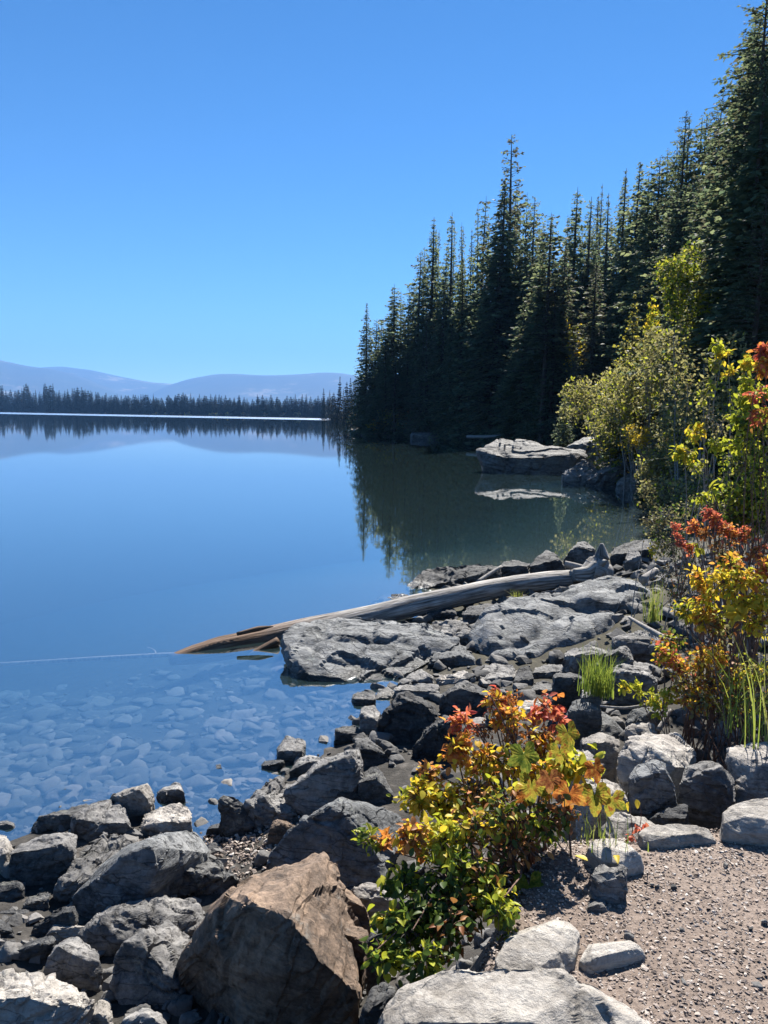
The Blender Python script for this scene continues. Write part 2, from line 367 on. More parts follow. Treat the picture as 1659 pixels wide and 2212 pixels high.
def heights(P):
    P = np.asarray(P, float)
    ds = seg_dist(P, SHORE); land = inside(P, LAND)
    dh = seg_dist(P, HIGH, True); hi = inside(P, HIGH)
    P3 = np.c_[P, np.zeros(len(P))]
    n = fbm(P3 * 1.1, 3, 5)
    low = -np.minimum(0.115 * ds + 0.035 * np.maximum(ds - 2.5, 0) ** 1.6, 9.0) - 0.02
    bank = ds / (ds + dh + 1e-6)
    far_b = bank ** 1.6
    near_b = 0.02 + 0.16 * np.minimum(ds / 1.6, 1) + 0.05 * np.clip(ds - 1.6, 0, 4) + 0.80 * np.exp(-(dh / 0.24) ** 1.1)
    wn_ = sm(4.5, 9.5, P[:, 1]) ; bank = np.minimum(near_b, 1.0) * (1 - wn_) + far_b * wn_
    bank = bank * sm(-0.02, 0.25, ds) + 0.05 * n * sm(0.1, 0.8, ds)
    farl = sm(150, 400, P[:, 1]) * np.minimum(ds * 0.02, 8)
    top = 1.0 + 0.012 * n + sm(6, 14, P[:, 1]) * np.clip(dh - 1.5, 0, 120) * 0.13
    z = np.where(land, np.where(hi, top, bank + farl), low)
    return z, land, hi, ds, dh
def gz(x, y): return float(heights([(x, y)])[0][0])

def axis(lo, a, b, hi, step, g):
    mid = list(np.arange(a, b, step)); r = []; s = step; x = b
    while x < hi: r.append(x); s *= g; x += s
    r.append(hi); l = []; s = step; x = a
    while x > lo:
        s *= g; x -= s; l.append(max(x, lo))
    return np.array(l[::-1] + mid + r)
gx = axis(-12900, -3.4, 5.2, 13400, 0.085, 1.07); gy = axis(-6400, 1.0, 13.5, 13400, 0.09, 1.06)
X, Y = np.meshgrid(gx, gy); P2 = np.c_[X.ravel(), Y.ravel()]
Z, land, hi, ds, dh = heights(P2)
Z = Z + np.where(land & (~hi) & (P2[:, 1] < 15), 0.012 * fbm(np.c_[P2, Z] * 6, 3, 9), 0)
nx, ny = len(gx), len(gy)
ii = (np.arange(ny - 1)[:, None] * nx + np.arange(nx - 1)[None, :]).ravel()
F = np.c_[ii, ii + 1, ii + nx + 1, ii + nx]
me = mesh_np('ground', np.c_[P2, Z], F, M['ground'], True)
zone = me.attributes.new('zone', 'FLOAT_COLOR', 'POINT')
zc = np.ones((len(P2), 4), np.float32)
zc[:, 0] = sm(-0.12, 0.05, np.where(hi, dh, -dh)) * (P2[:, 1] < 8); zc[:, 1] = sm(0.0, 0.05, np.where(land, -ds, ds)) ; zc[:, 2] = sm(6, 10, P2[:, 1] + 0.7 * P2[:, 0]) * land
zone.data.foreach_set('color', zc.ravel())
ground = tag(link('ground', me), kind='structure')

wx = 12900.0
wb = [(x, y, z) for z in (-11.0, 0.0) for y in (-1000, 6000) for x in (-wx, 60)]
me = mesh_np('water', wb, [(0, 2, 3, 1), (4, 5, 7, 6), (0, 1, 5, 4), (1, 3, 7, 5), (3, 2, 6, 7), (2, 0, 4, 6)], M['water'])
tag(link('water', me), kind='structure')

# ------------------------------------------------------------------ mountains across the lake
def ridge(pts, D, seed, back=900):
    pts = np.array(pts, float); us = np.linspace(pts[0, 0], pts[-1, 0], 240)
    vv = np.interp(us, pts[:, 0], pts[:, 1])
    vv = np.convolve(np.pad(vv, 4, 'edge'), np.ones(9) / 9, 'valid')
    rows = [(-0.55, 0.0), (-0.42, 0.22), (-0.3, 0.45), (-0.18, 0.7), (-0.08, 0.9), (0, 1.0), (0.06, 0.93), (0.18, 0.55), (0.3, 0.0)]
    V = []
    for j, (q, hh) in enumerate(rows):
        for u, v in zip(us, vv):
            c = at(u, v, D); d = D * (1 + q * 0.5)
            x = c[0] * (d / D); z = (c[2] + 4) * hh - 4
            V.append((x, d, z))
    V = np.array(V); n = fbm(V * np.array((1, 1, 0)) * 0.0028, 5, seed)
    hgt = np.repeat([r[1] for r in rows], len(us))
    V[:, 2] += n * 26 * np.sin(np.pi * np.clip(hgt, 0, 1)) + 5 * n * (hgt > 0.99)
    m = len(us); ii = (np.arange(len(rows) - 1)[:, None] * m + np.arange(m - 1)[None]).ravel()
    o = link('mountain', mesh_np('mountain', V, np.c_[ii, ii + 1, ii + m + 1, ii + m], M['hill'], True))
    return tag(o, kind='structure')
ridge([(-420, 690), (-200, 742), (-60, 770), (0, 777), (60, 791), (110, 796), (160, 808), (215, 830), (270, 852), (330, 876), (400, 893)], 8600, 3)
ridge([(-400, 760), (0, 800), (90, 794), (140, 791), (200, 800), (270, 816), (330, 826), (375, 829), (430, 835), (520, 850), (640, 880)], 10600, 11)
ridge([(240, 880), (300, 858), (340, 840), (380, 827), (430, 814), (490, 806), (540, 810), (600, 811), (680, 806), (720, 804), (780, 812), (900, 815), (1100, 806), (1400, 790), (1900, 740)], 9600, 23)

k = N('haze_air')
pv = k.n('ShaderNodeVolumePrincipled', i_Color=(0.20, 0.47, 1.0, 1), i_Density=1.1e-4, i_Anisotropy=0.0)
k.l(pv.outputs[0], k.out.inputs['Volume'])
hb = [(x, y, z) for z in (-12.5, 1150) for y in (-6450, 13450) for x in (-12950, 13450)]
hz = link('haze', mesh_np('haze', hb, [(0, 2, 3, 1), (4, 5, 7, 6), (0, 1, 5, 4), (1, 3, 7, 5), (3, 2, 6, 7), (2, 0, 4, 6)], k.m))
tag(hz, kind='stuff')

# ------------------------------------------------------------------ rocks
import bmesh
def refine(V, F, res, maxit=8, vmax=14000):
    V = np.asarray(V, float); F = np.asarray(F, np.int64)
    for _ in range(maxit):
        e = np.sort(np.concatenate([F[:, [0, 1]], F[:, [1, 2]], F[:, [2, 0]]]), 1)
        key = e[:, 0] * (len(V) + 1) + e[:, 1]
        uq, first, inv = np.unique(key, return_index=True, return_inverse=True)
        ue = e[first]; L = np.linalg.norm(V[ue[:, 0]] - V[ue[:, 1]], axis=1)
        mark = L > res
        if not mark.any() or len(V) > vmax: break
        idx = np.full(len(uq), -1); idx[mark] = len(V) + np.arange(mark.sum())
        V = np.concatenate([V, (V[ue[mark, 0]] + V[ue[mark, 1]]) / 2])
        m = idx[inv].reshape(3, -1).T            # midpoint of edge 01, 12, 20 for each face
        out = []
        a, b, c = F.T; ab, bc, ca = m.T
        cnt = (m >= 0).sum(1)
        s = cnt == 0; out.append(F[s])
        s = cnt == 3
        out += [np.c_[a[s], ab[s], ca[s]], np.c_[ab[s], b[s], bc[s]], np.c_[ca[s], bc[s], c[s]], np.c_[ab[s], bc[s], ca[s]]]
        for r in range(3):
            A, B, C = F[:, r], F[:, (r + 1) % 3], F[:, (r + 2) % 3]
            AB, BC, CA = m[:, r], m[:, (r + 1) % 3], m[:, (r + 2) % 3]
            s = (cnt == 1) & (AB >= 0); out += [np.c_[A[s], AB[s], C[s]], np.c_[AB[s], B[s], C[s]]]
            s = (cnt == 2) & (CA < 0); out += [np.c_[AB[s], B[s], BC[s]], np.c_[A[s], AB[s], BC[s]], np.c_[A[s], BC[s], C[s]]]
        F = np.concatenate(out)
    return V, F
def normals(V, F):
    n = np.cross(V[F[:, 1]] - V[F[:, 0]], V[F[:, 2]] - V[F[:, 0]]); vn = np.zeros_like(V)
    for i in range(3): np.add.at(vn, F[:, i], n)
    return vn / (np.linalg.norm(vn, axis=1, keepdims=True) + 1e-12)
def laplace(V, F, it, f=0.5):
    for _ in range(it):
        s = np.zeros_like(V); c = np.zeros(len(V))
        for i in range(3):
            for j in ((i + 1) % 3, (i + 2) % 3):
                np.add.at(s, F[:, i], V[F[:, j]]); np.add.at(c, F[:, i], 1)
        V = V * (1 - f) + f * s / np.maximum(c, 1)[:, None]
    return V
def hull(pts):
    bm = bmesh.new(); vs_ = [bm.verts.new(p) for p in pts]
    bmesh.ops.convex_hull(bm, input=vs_)
    bmesh.ops.delete(bm, geom=[v for v in bm.verts if not v.link_faces], context='VERTS')
    bmesh.ops.triangulate(bm, faces=bm.faces[:]); bm.verts.index_update()
    bmesh.ops.recalc_face_normals(bm, faces=bm.faces[:])
    V = np.array([v.co[:] for v in bm.verts]); F = np.array([[v.index for v in f.verts] for f in bm.faces])
    bm.free(); return V, F
def rock_shape(pts, res, seed, amp=1.0, round_=2, strata=None, chip=1.0):
    V, F = hull(pts)
    size = float(np.linalg.norm(V.max(0) - V.min(0))); L = size
    rr = np.random.RandomState(seed)
    V, F = refine(V, F, res)
    s = np.array(strata if strata is not None else (rr.uniform(-.7, .7), rr.uniform(-.5, .2), 1.0)); s = s / np.linalg.norm(s)
    a = np.cross(s, (0.3, 1, 0.2)); a /= np.linalg.norm(a); b = np.cross(s, a)
    o = rr.uniform(-50, 50, 3)
    # chiselled facets: flatten the corners against random planes
    cm = (V.max(0) + V.min(0)) / 2
    for _ in range(24):
        n = rr.normal(0, 1, 3); n /= np.linalg.norm(n); h = (V - cm) @ n
        c = h.max() * (1 - chip * (1 - rr.uniform(0.84, 0.98))); V = V - n * np.maximum(0, h - c)[:, None]
    if round_: V = laplace(V, F, 1, 0.12)
    Q = V + o; vn = normals(V, F)
    t = (Q @ s) * (9.0 / L) + 0.7 * fbm(Q * (2.6 / L), 3, seed + 5)          # ledges of layered rock
    lay = _hash(np.floor(t), np.zeros_like(t), np.zeros_like(t), seed); fr = t - np.floor(t); side = 1 - np.abs(vn @ s)
    t2 = (Q @ s) * (30.0 / L) + 0.9 * fbm(Q * (5.0 / L), 3, seed + 6); lay2 = _hash(np.floor(t2), np.ones_like(t), np.zeros_like(t), seed)
    d = 0.016 * L * fbm(Q * (2.6 / L), 3, seed)
    d += (0.036 * L * (lay - 0.6) + 0.014 * L * (lay2 - 0.5)) * (0.15 + 0.85 * side)
    # broken plates on the faces
    cx = np.floor(np.c_[Q @ a * (5.0 / L) + 0.8 * vnoise(Q * (4.0 / L), seed + 1), Q @ b * (5.0 / L) + 0.8 * vnoise(Q * (4.0 / L), seed + 2), Q @ s * (6.0 / L) + 0.5 * vnoise(Q * (4.0 / L), seed + 7)])
    d += 0.022 * L * (_hash(cx[:, 0], cx[:, 1], cx[:, 2], seed + 3) - 0.5)
    for f_, A_ in ((2.4, 0.020), (6.5, 0.011)):
        ck = vnoise(np.c_[Q @ a * (f_ / L), Q @ b * (f_ / L), Q @ s * (2.2 * f_ / L)], seed + int(f_ * 7)); d -= A_ * L * np.exp(-(ck / 0.06) ** 2)
    d += 0.012 * L * np.abs(fbm(Q * (11.0 / L), 3, seed + 21))
    d += 0.004 * fbm(Q * 30.0, 2, seed + 31) * min(1, L)
    V = V + vn * (d * amp)[:, None]
    return V, F

REG = {'A': (0, 3000, 1000 / 1659), 'B': (700, 2600, 1000 / 1659), 'C': (600, 3200, 1200 / 1659), 'D': (1400, 2600, 1100 / 1659),
       'E': (1900, 2900, 1124 / 1659), 'F': (2200, 1900, 824 / 1657), 'G': (600, 2000, 1100 / 1659), 'H': (1500, 2050, 1200 / 1659),
       'I': (1300, 1500, 1300 / 1659), 'J': (2100, 1200, 924 / 1659), 'P': (0, 0, 3024 / 1659)}
KD = 1659 / 3024
def px(reg, x, y):
    ox, oy, s = REG[reg]; return ((ox + x * s) * KD, (oy + y * s) * KD)
def hit(u, v, lift=0.0):
    """distance (along +Y) at which the sight line meets the ground"""
    r = ray(u, v); ds_ = np.concatenate([np.arange(1.2, 16, 0.05), np.arange(16, 130, 0.5)])
    zz = heights(np.c_[r.x * ds_, ds_])[0]; zz = np.maximum(zz, -0.02) + lift
    k_ = np.nonzero(CAM_H + r.z * ds_ <= zz)[0]
    return float(ds_[k_[0]]) if len(k_) else 120.0
def flat_slab(reg, label, outline, z, mat='cream', thick=0.12, amp=0.35, crown=0.02, name='slab'):
    """a slab whose sunlit top lies at height z with the given outline"""
    P = []
    for x, y in outline:
        r = ray(*px(reg, x, y)); d = (z - CAM_H) / r.z; P.append(np.array((r.x * d, d, z)))
    P = np.array(P); c = P.mean(0); pts = np.concatenate([P, c + (P - c) * 0.7 + np.array((0, 0, crown)), c + (P - c) * 1.03 - np.array((0, 0, thick))])
    cen = c - np.array((0, 0, thick)); L = np.linalg.norm(pts.max(0) - pts.min(0))
    V, F = rock_shape(pts - cen, max(0.010, L / 80), len(label) * 7, amp, 1, strata=(0.05, 0.1, 1))
    o = link(name, mesh_np(name, V, F, M[mat], True), loc=cen); tag(o, label, 'slab', 'rocks piled along the shore', 'thing'); return o
ROCKS = []
def rock(reg, label, front, back, mat='grey', d=None, t=None, lean=0.25, sink=0.12, extra=(), amp=1.0, name='boulder', res=None, group='rocks piled along the shore', strata=None, lift=0.0, chip=0.8):
    fp = [px(reg, *p[:2]) for p in front]; bp = [px(reg, *p[:2]) for p in back]
    low = max(fp, key=lambda p: p[1])
    if d is None: d = hit(low[0], low[1], lift)
    else: d = dc(low[1], d)
    us = [p[0] for p in fp + bp]; wid = (max(us) - min(us)) / FD * d
    if t is None: t = 0.75 * wid
    t *= 1.25
    zb = min(at(u, v, d)[2] for u, v in fp)
    pts = []
    for (u, v), src in zip(fp, front):
        dd = src[2] if len(src) > 2 else None
        h = at(u, v, d)[2] - zb
        pts.append(at(u, v, d + (dd if dd is not None else lean * h)))
    bl = []; ztop = max(q[2] for q in pts)
    nb = len(bp)
    for (u, v), src in zip(bp, back):
        dd = src[2] if len(src) > 2 else t
        zt = zb + (0.6 if len(src) < 3 else 0.25) * (ztop - zb)                # keep the top of the rock above its foot
        dd = max(0.03, min(dd, (zt - CAM_H) / ray(u, v).z - d)) if ray(u, v).z < 0 else dd
        q = at(u, v, d + dd); pts.append(q); bl.append(q)
    ws = [p[0] for p in pts]; xm = (min(ws) + max(ws)) / 2
    for q in list(pts):
        pts.append(np.array((xm + (q[0] - xm) * 0.92, q[1], min(zb - sink, q[2] - 0.05, gz(q[0], q[1]) - 0.04))))
    for (x, y, dd) in extra:
        u, v = px(reg, x, y); pts.append(at(u, v, dd))
    pts = np.array(pts); cen = np.array((xm, (pts[:, 1].min() + pts[:, 1].max()) / 2, zb))
    seed = len(ROCKS) * 13 + 5
    rs = res or float(np.clip(0.0042 * d, 0.014, 0.6))
    L = np.linalg.norm(pts.max(0) - pts.min(0))
    rs = max(rs, L / 64)
    V, F = rock_shape(pts - cen, rs, seed, amp, 1, strata, chip)
    me = mesh_np(name, V, F, M[mat], True); me.set_sharp_from_angle(angle=R(33))
    o = link(name, me, loc=cen)
    tag(o, label, 'slab' if 'slab' in name else ('boulder' if name == 'boulder' else 'rock'), group, 'thing')
    ROCKS.append(o); return o

# --- pile at the lower left
rock('A', 'long dark slab at the back of the left pile, reaching furthest left into the lake', [(185, 400), (185, 475), (320, 470), (465, 450), (465, 345), (300, 352)], [(250, 360), (420, 310), (600, 265), (640, 275), (655, 300)], 'dark', t=0.35)
rock('A', 'square block with pale top tilted at the back of the left pile', [(775, 235), (910, 180), (1000, 285), (990, 310), (860, 390), (815, 380), (820, 270)], [(710, 200), (970, 130), (1000, 180), (1012, 250)], 'pale', t=0.32)
rock('A', 'grey peaked block at the lake end of the left pile', [(1060, 265), (1165, 170), (1200, 178), (1222, 290), (1200, 300), (1060, 300)], [(1015, 190), (1150, 125), (1178, 140), (1025, 255)], 'grey', t=0.26)
rock('A', 'flat pale-topped block leaning in the middle of the left pile', [(880, 430), (950, 395), (1020, 410), (1120, 385), (1255, 390), (1255, 440), (1120, 480), (890, 490)], [(930, 340), (1010, 280), (1170, 262), (1230, 310), (1255, 360)], 'pale', t=0.34)
rock('A', 'layered pale grey rock with stepped ledges in the left pile', [(465, 380), (490, 500), (560, 545), (840, 480), (882, 462), (830, 410)], [(470, 350), (560, 315), (650, 290), (640, 262), (770, 230), (805, 270), (822, 400)], 'grey', t=0.42, amp=1.4, strata=(0.1, -0.3, 1))
rock('A', 'small white-topped stone behind the layered rock of the left pile', [(550, 268), (640, 270), (600, 235)], [(575, 230), (610, 195), (690, 188), (705, 215), (690, 245)], 'pale', t=0.16, name='stone')
rock('A', 'large block with streaked pale top at the left of the pile', [(55, 590), (60, 700), (180, 835), (340, 840), (490, 610), (470, 515), (440, 560), (170, 645)], [(75, 575), (230, 485), (420, 458), (482, 475), (492, 560)], 'grey', t=0.45)
rock('A', 'rough ridged rock slanting through the middle of the left pile', [(360, 800), (470, 762), (550, 780), (480, 870), (400, 960), (320, 945), (330, 880)], [(545, 555), (680, 445), (830, 470), (855, 550), (700, 640), (600, 740)], 'grey', t=0.55, amp=1.5)
rock('A', 'large slab with a broad black shaded face in the left pile', [(520, 870), (915, 540), (960, 530), (1000, 560), (1015, 690), (940, 890), (800, 915), (680, 980), (610, 1060), (510, 1045)], [(470, 890, .12), (640, 720, .25), (840, 560, .45), (1110, 470, .62), (1270, 435, .7), (1330, 500, .7), (1392, 600, .6)], 'cool', amp=0.6)
rock('A', 'jagged black rock beside the gravel pocket', [(980, 720), (1010, 850), (1380, 930), (1560, 765), (1400, 750), (1060, 690)], [(1060, 640), (1160, 585), (1330, 600), (1430, 650), (1580, 740)], 'dark', t=0.42, amp=1.7)
rock('A', 'broad grey boulder with a cracked pale top beside the brown boulder', [(545, 1140), (700, 1010), (740, 1040), (800, 1110), (760, 1200), (770, 1470), (700, 1470), (680, 1300)], [(600, 1030), (780, 920), (1050, 885), (1210, 850), (1335, 960), (1290, 1040), (1130, 1100)], 'grey', d=3.45, t=0.5, amp=1.2)
rock('A', 'tall lichen-speckled boulder touching the left face of the brown boulder', [(850, 1110), (765, 1175), (745, 1440), (790, 1610), (960, 1700), (1180, 1650), (1195, 1570), (1110, 1400), (980, 1470), (930, 1380), (880, 1240)], [(870, 1100, .2), (1090, 1035, .42), (1240, 1090, .42), (1235, 1250, .25), (1130, 1370, .1)], 'grey', d=3.12, amp=1.1, lean=0.35)
rock('A', 'dark boulder with a bright white cap at the lower left', [(370, 1210), (300, 1290), (285, 1410), (480, 1490), (690, 1450), (650, 1335), (540, 1290)], [(365, 1190), (450, 1140), (530, 1140), (620, 1220), (662, 1310)], 'grey', t=0.26)
rock('A', 'low dark ledge at the left edge beside the small pool', [(0, 1290), (-80, 1350), (0, 1350), (130, 1370), (290, 1300), (370, 1180), (330, 1170)], [(-60, 1270), (130, 1220), (300, 1130), (360, 1140)], 'dark', t=0.28, amp=1.5)
rock('A', 'small triangular pale slab above the white-capped boulder', [(255, 1160), (320, 1080), (410, 1150), (300, 1180)], [(340, 1055), (430, 1070), (592, 1085), (540, 1135)], 'pale', t=0.2, name='slab')
rock('A', 'low slanting dark slab over the edge of the small pool', [(190, 1090), (280, 1040), (400, 1005), (500, 945), (505, 1050), (320, 1110), (220, 1145)], [(280, 1000), (390, 950), (495, 925)], 'dark', t=0.22, name='slab')
rock('A', 'wet dark stone at the left edge by the small pool', [(-60, 1080), (-50, 1180), (60, 1175), (100, 1110)], [(-40, 1000), (50, 1040), (95, 1090)], 'dark', t=0.25, name='stone')
rock('A', 'flat wet stone at the left edge under the rounded dark stone', [(-60, 990), (-50, 1030), (150, 1030), (205, 988)], [(-50, 962), (60, 962), (180, 968)], 'dark', t=0.2, name='stone')
rock('A', 'rounded dark stone at the left edge below the streaked block', [(-60, 870), (-60, 920), (60, 910), (150, 835), (152, 810), (120, 830)], [(-60, 800), (20, 785), (100, 783), (145, 800)], 'dark', t=0.25, name='stone')
rock('A', 'mossy speckled stone below the streaked block', [(140, 920), (200, 1000), (320, 970), (312, 900)], [(170, 880), (240, 845), (330, 838)], 'dark', t=0.25, amp=1.7, name='stone')
rock('A', 'bright pale boulder cut by the left edge of the picture', [(-120, 640), (-120, 740), (45, 710), (75, 590)], [(-110, 480), (0, 468), (50, 500), (82, 550), (66, 600)], 'pale', t=0.3)
rock('A', 'small pale-topped stone in the water at the left edge', [(-60, 425), (-50, 462), (50, 462), (102, 418), (60, 402)], [(-50, 392), (40, 375), (106, 400)], 'pale', t=0.16, name='stone')
rock('A', 'white speckled stone alone in the shallow water at left', [(275, 245), (300, 266), (380, 246), (330, 228)], [(300, 210), (350, 165), (370, 160), (387, 215)], 'pale', t=0.14, name='stone')
rock('A', 'small black pointed stone sticking out of the open shallows', [(1375, 55), (1420, 82), (1462, 70), (1450, 32)], [(1400, 12), (1420, 4), (1440, 8)], 'dark', t=0.12, name='stone')
rock('B', 'upright rounded rock standing at the mouth of the gravel pocket', [(265, 960), (300, 1100), (330, 1185), (500, 1145), (497, 1060), (440, 990), (300, 930)], [(265, 880, .06), (300, 860, .1), (390, 900, .12), (450, 950, .1), (495, 1040, .08)], 'dark', t=0.2, lean=0.4)
rock('A', 'low wet black stone in the inlet beside the upright rock', [(1340, 437), (1390, 464), (1480, 486), (1472, 425)], [(1380, 410), (1450, 393)], 'dark', t=0.12, name='stone')
rock('A', 'big pale slab with a dark notch in the bottom left corner', [(-120, 1560), (-120, 1800), (440, 1800), (480, 1640), (330, 1600), (180, 1540)], [(-120, 1420), (110, 1360), (310, 1385), (450, 1490), (622, 1540)], 'pale', t=0.42, amp=1.2, name='slab')
rock('A', 'pointed pale rock between the bottom left slab and the bottom edge', [(550, 1640), (550, 1800), (735, 1790), (737, 1700), (640, 1640)], [(600, 1590), (680, 1505), (715, 1560), (737, 1690)], 'pale', t=0.16, d=2.98)
rock('A', 'rounded grey rock cut by the bottom edge left of the brown boulder', [(750, 1700), (730, 1820), (1160, 1820), (1085, 1710), (960, 1662)], [(780, 1670), (970, 1606), (1042, 1640)], 'grey', t=0.22, d=2.85)
# --- the brown boulder
Cp = lambda x, y, d: at(*px('C', x, y), d * 0.935)
bp_ = [Cp(600, 1330, 2.86), Cp(1110, 1290, 2.9), Cp(330, 1290, 2.98), Cp(300, 1160, 3.05), Cp(440, 550, 2.9), Cp(600, 545, 2.84), Cp(830, 740, 2.78), Cp(1040, 955, 2.76),
       Cp(1115, 990, 2.84), Cp(955, 240, 3.5), Cp(870, 222, 3.6), Cp(930, 222, 3.62), Cp(985, 300, 3.6), Cp(420, 450, 3.12), Cp(500, 395, 3.3), Cp(640, 322, 3.48), Cp(1030, 400, 3.62), Cp(1100, 520, 3.5), Cp(1130, 700, 3.25),
       Cp(105, 950, 3.2), Cp(122, 830, 3.26), Cp(300, 560, 3.2), Cp(180, 1060, 3.1)]
bp_ += [p * np.array((1, 1, 0)) + np.array((0, 0.05, -0.1)) for p in bp_[9:17]]
cen = np.mean(bp_, 0); cen[2] = 0.1
V, F = rock_shape(np.array(bp_) - cen, 0.0115, 77, 0.75, 1, strata=(-0.75, 0.1, 0.55))
me = mesh_np('boulder', V, F, M['brown'], True); me.set_sharp_from_angle(angle=R(33))
tag(link('boulder', me, loc=cen), 'large reddish brown boulder with a sunlit wedge top, front centre', 'boulder', 'rocks piled along the shore')
rock('C', 'small brown rock with a dark hollow against the brown boulder', [(980, 640), (1000, 790), (1040, 900), (1150, 910), (1175, 690)], [(968, 620), (1080, 588), (1182, 648)], 'brown', d=3.12, t=0.18)
rock('C', 'brown stepped fragment on the right shoulder of the brown boulder', [(960, 455), (1000, 530), (1100, 620), (1205, 620), (1165, 500)], [(968, 432), (1040, 408), (1110, 462)], 'brown', d=3.35, t=0.15, amp=1.4)
rock('C', 'flat greenish white stone between the brown boulder and the bush', [(1110, 452), (1180, 495), (1310, 470), (1260, 422)], [(1058, 410), (1170, 378), (1310, 430)], 'pale', d=3.45, t=0.25, name='stone')
rock('C', 'narrow dark rock under the leaves between the brown boulder and the bush', [(1165, 700), (1180, 830), (1270, 830), (1280, 640)], [(1190, 640), (1240, 568), (1290, 600)], 'dark', d=3.0, t=0.2)
rock('C', 'dark rock in the gap below the bush, behind the bottom slab', [(1140, 1080), (1150, 1180), (1300, 1180), (1320, 1010)], [(1180, 990), (1240, 900), (1310, 900)], 'dark', d=2.62, t=0.25)
# --- middle pile
rock('B', 'blocky grey rock standing furthest out in the middle pile', [(660, 600), (640, 650), (700, 705), (780, 660), (822, 600), (690, 602)], [(640, 570), (710, 475), (800, 485), (830, 520), (828, 600)], 'grey', t=0.25)
rock('B', 'low black rock at the waterline under the blocky grey rock', [(535, 700), (620, 755), (720, 705), (700, 660)], [(580, 650), (640, 638), (660, 655)], 'dark', t=0.2, name='stone')
rock('B', 'flat-topped rock behind the big shaded slab of the middle pile', [(720, 730), (740, 790), (900, 710), (960, 670), (860, 660)], [(760, 690), (840, 612), (930, 625), (967, 650)], 'grey', t=0.35)
rock('B', 'big slab with a smooth shaded face in the middle pile', [(690, 850), (760, 910), (900, 1010), (1050, 900), (1160, 850), (1190, 700), (1120, 612), (950, 690)], [(930, 660), (1100, 588), (1180, 578), (1202, 660), (1192, 760)], 'grey', t=0.3, amp=0.7)
rock('B', 'rough pitted rock leaning on the big shaded slab', [(450, 920), (480, 1050), (520, 1130), (600, 1090), (640, 1000), (560, 900)], [(520, 830, .2), (600, 770, .35), (700, 735, .45), (742, 800, .4), (720, 860, .3), (802, 960, .2), (780, 1010, .12), (700, 1042, .06)], 'grey', amp=1.5)
rock('B', 'wedge-shaped dark rock right of the big shaded slab', [(1180, 800), (1200, 890), (1290, 950), (1410, 940), (1300, 760)], [(1190, 760), (1290, 678), (1340, 740), (1412, 890)], 'dark', t=0.35)
rock('B', 'low dark rock in front of the wedge-shaped rock', [(1020, 870), (1040, 920), (1250, 960), (1285, 935), (1150, 852)], [(1080, 824), (1150, 828), (1210, 868), (1286, 922)], 'dark', t=0.25)
rock('B', 'large pale boulder with a dark left face behind the brown boulder', [(540, 1340), (600, 1380), (880, 1260), (1000, 1280), (1060, 1480), (1300, 1450), (1340, 1410), (1180, 1260), (1080, 1060), (1030, 925), (900, 1000), (750, 1100)], [(1060, 893, .45), (1200, 930, .55), (1420, 990, .6), (1482, 1030, .55), (1475, 1110, .4), (1345, 1330, .1)], 'cool', amp=0.9, lean=0.35)
rock('B', 'small brownish rock tucked behind the large pale boulder', [(600, 1100), (590, 1220), (650, 1210), (760, 1110), (640, 1052)], [(640, 1033), (720, 1053), (787, 1075)], 'brown', t=0.15, name='stone')
rock('B', 'flat dark stone at the waterline below the two stacked blocks', [(1000, 470), (1010, 512), (1110, 545), (1150, 510), (1100, 472)], [(1050, 438), (1110, 424), (1160, 420), (1232, 490)], 'dark', t=0.3, name='stone')
rock('B', 'pale grey block at the corner of the shore below the grounded log', [(1130, 260), (1150, 315), (1260, 295), (1292, 245), (1210, 250)], [(1140, 215), (1200, 193), (1292, 205)], 'grey', t=0.25)
rock('B', 'small bright white block on the corner of the shore', [(1300, 230), (1310, 275), (1400, 275), (1422, 240)], [(1310, 195), (1370, 163), (1427, 210)], 'pale', t=0.2, name='stone')
rock('B', 'squat block of two stacked pieces at the water edge', [(1195, 340), (1200, 445), (1230, 500), (1290, 480), (1302, 385)], [(1200, 320), (1280, 303), (1332, 320), (1312, 370)], 'grey', t=0.2)
rock('D', 'very large black angular boulder left of the bush', [(95, 460), (160, 510), (330, 490), (500, 390), (522, 345), (330, 212), (260, 202), (140, 300)], [(270, 183), (330, 183), (542, 320)], 'dark', t=0.45, amp=1.1)
rock('D', 'dark striped boulder behind the left edge of the bush', [(320, 520), (330, 610), (500, 620), (600, 570), (590, 430), (540, 345)], [(400, 420), (530, 328), (600, 350), (640, 430)], 'dark', t=0.4, amp=1.3)
rock('D', 'flat dark slab below the very large black boulder', [(0, 500), (30, 650), (130, 630), (220, 620), (205, 595), (100, 522)], [(0, 470), (80, 448), (130, 508), (222, 590)], 'dark', t=0.35, name='slab')
rock('D', 'dark humped boulder behind the black boulder and the bush', [(490, 250), (530, 330), (780, 330), (770, 210), (600, 155)], [(540, 180), (620, 140), (700, 128), (800, 190)], 'dark', t=0.6)
rock('D', 'leaning layered slab at the foot of the great grey rock', [(250, 140), (300, 168), (440, 160), (465, 105), (380, 102)], [(330, 80), (380, 48), (455, 85)], 'grey', t=0.35, amp=1.4, name='slab')
rock('D', 'pale flat layered slab right of the leaning slab', [(465, 115), (480, 155), (690, 142), (712, 102), (600, 112)], [(520, 80), (650, 60), (702, 80)], 'pale', t=0.4, amp=1.3, name='slab')
rock('D', 'pale rounded boulder showing through the top of the bush', [(930, 290), (950, 370), (1110, 360), (1140, 290)], [(920, 240), (1000, 198), (1070, 215), (1130, 270)], 'pale', t=0.45, lean=0.8)
rock('D', 'smooth round pale boulder right of the bush top', [(1262, 400), (1290, 490), (1590, 490), (1605, 440), (1545, 380)], [(1265, 375, .28), (1360, 308, .42), (1470, 298, .45), (1545, 355, .4)], 'cool', amp=0.6, lean=0.9)
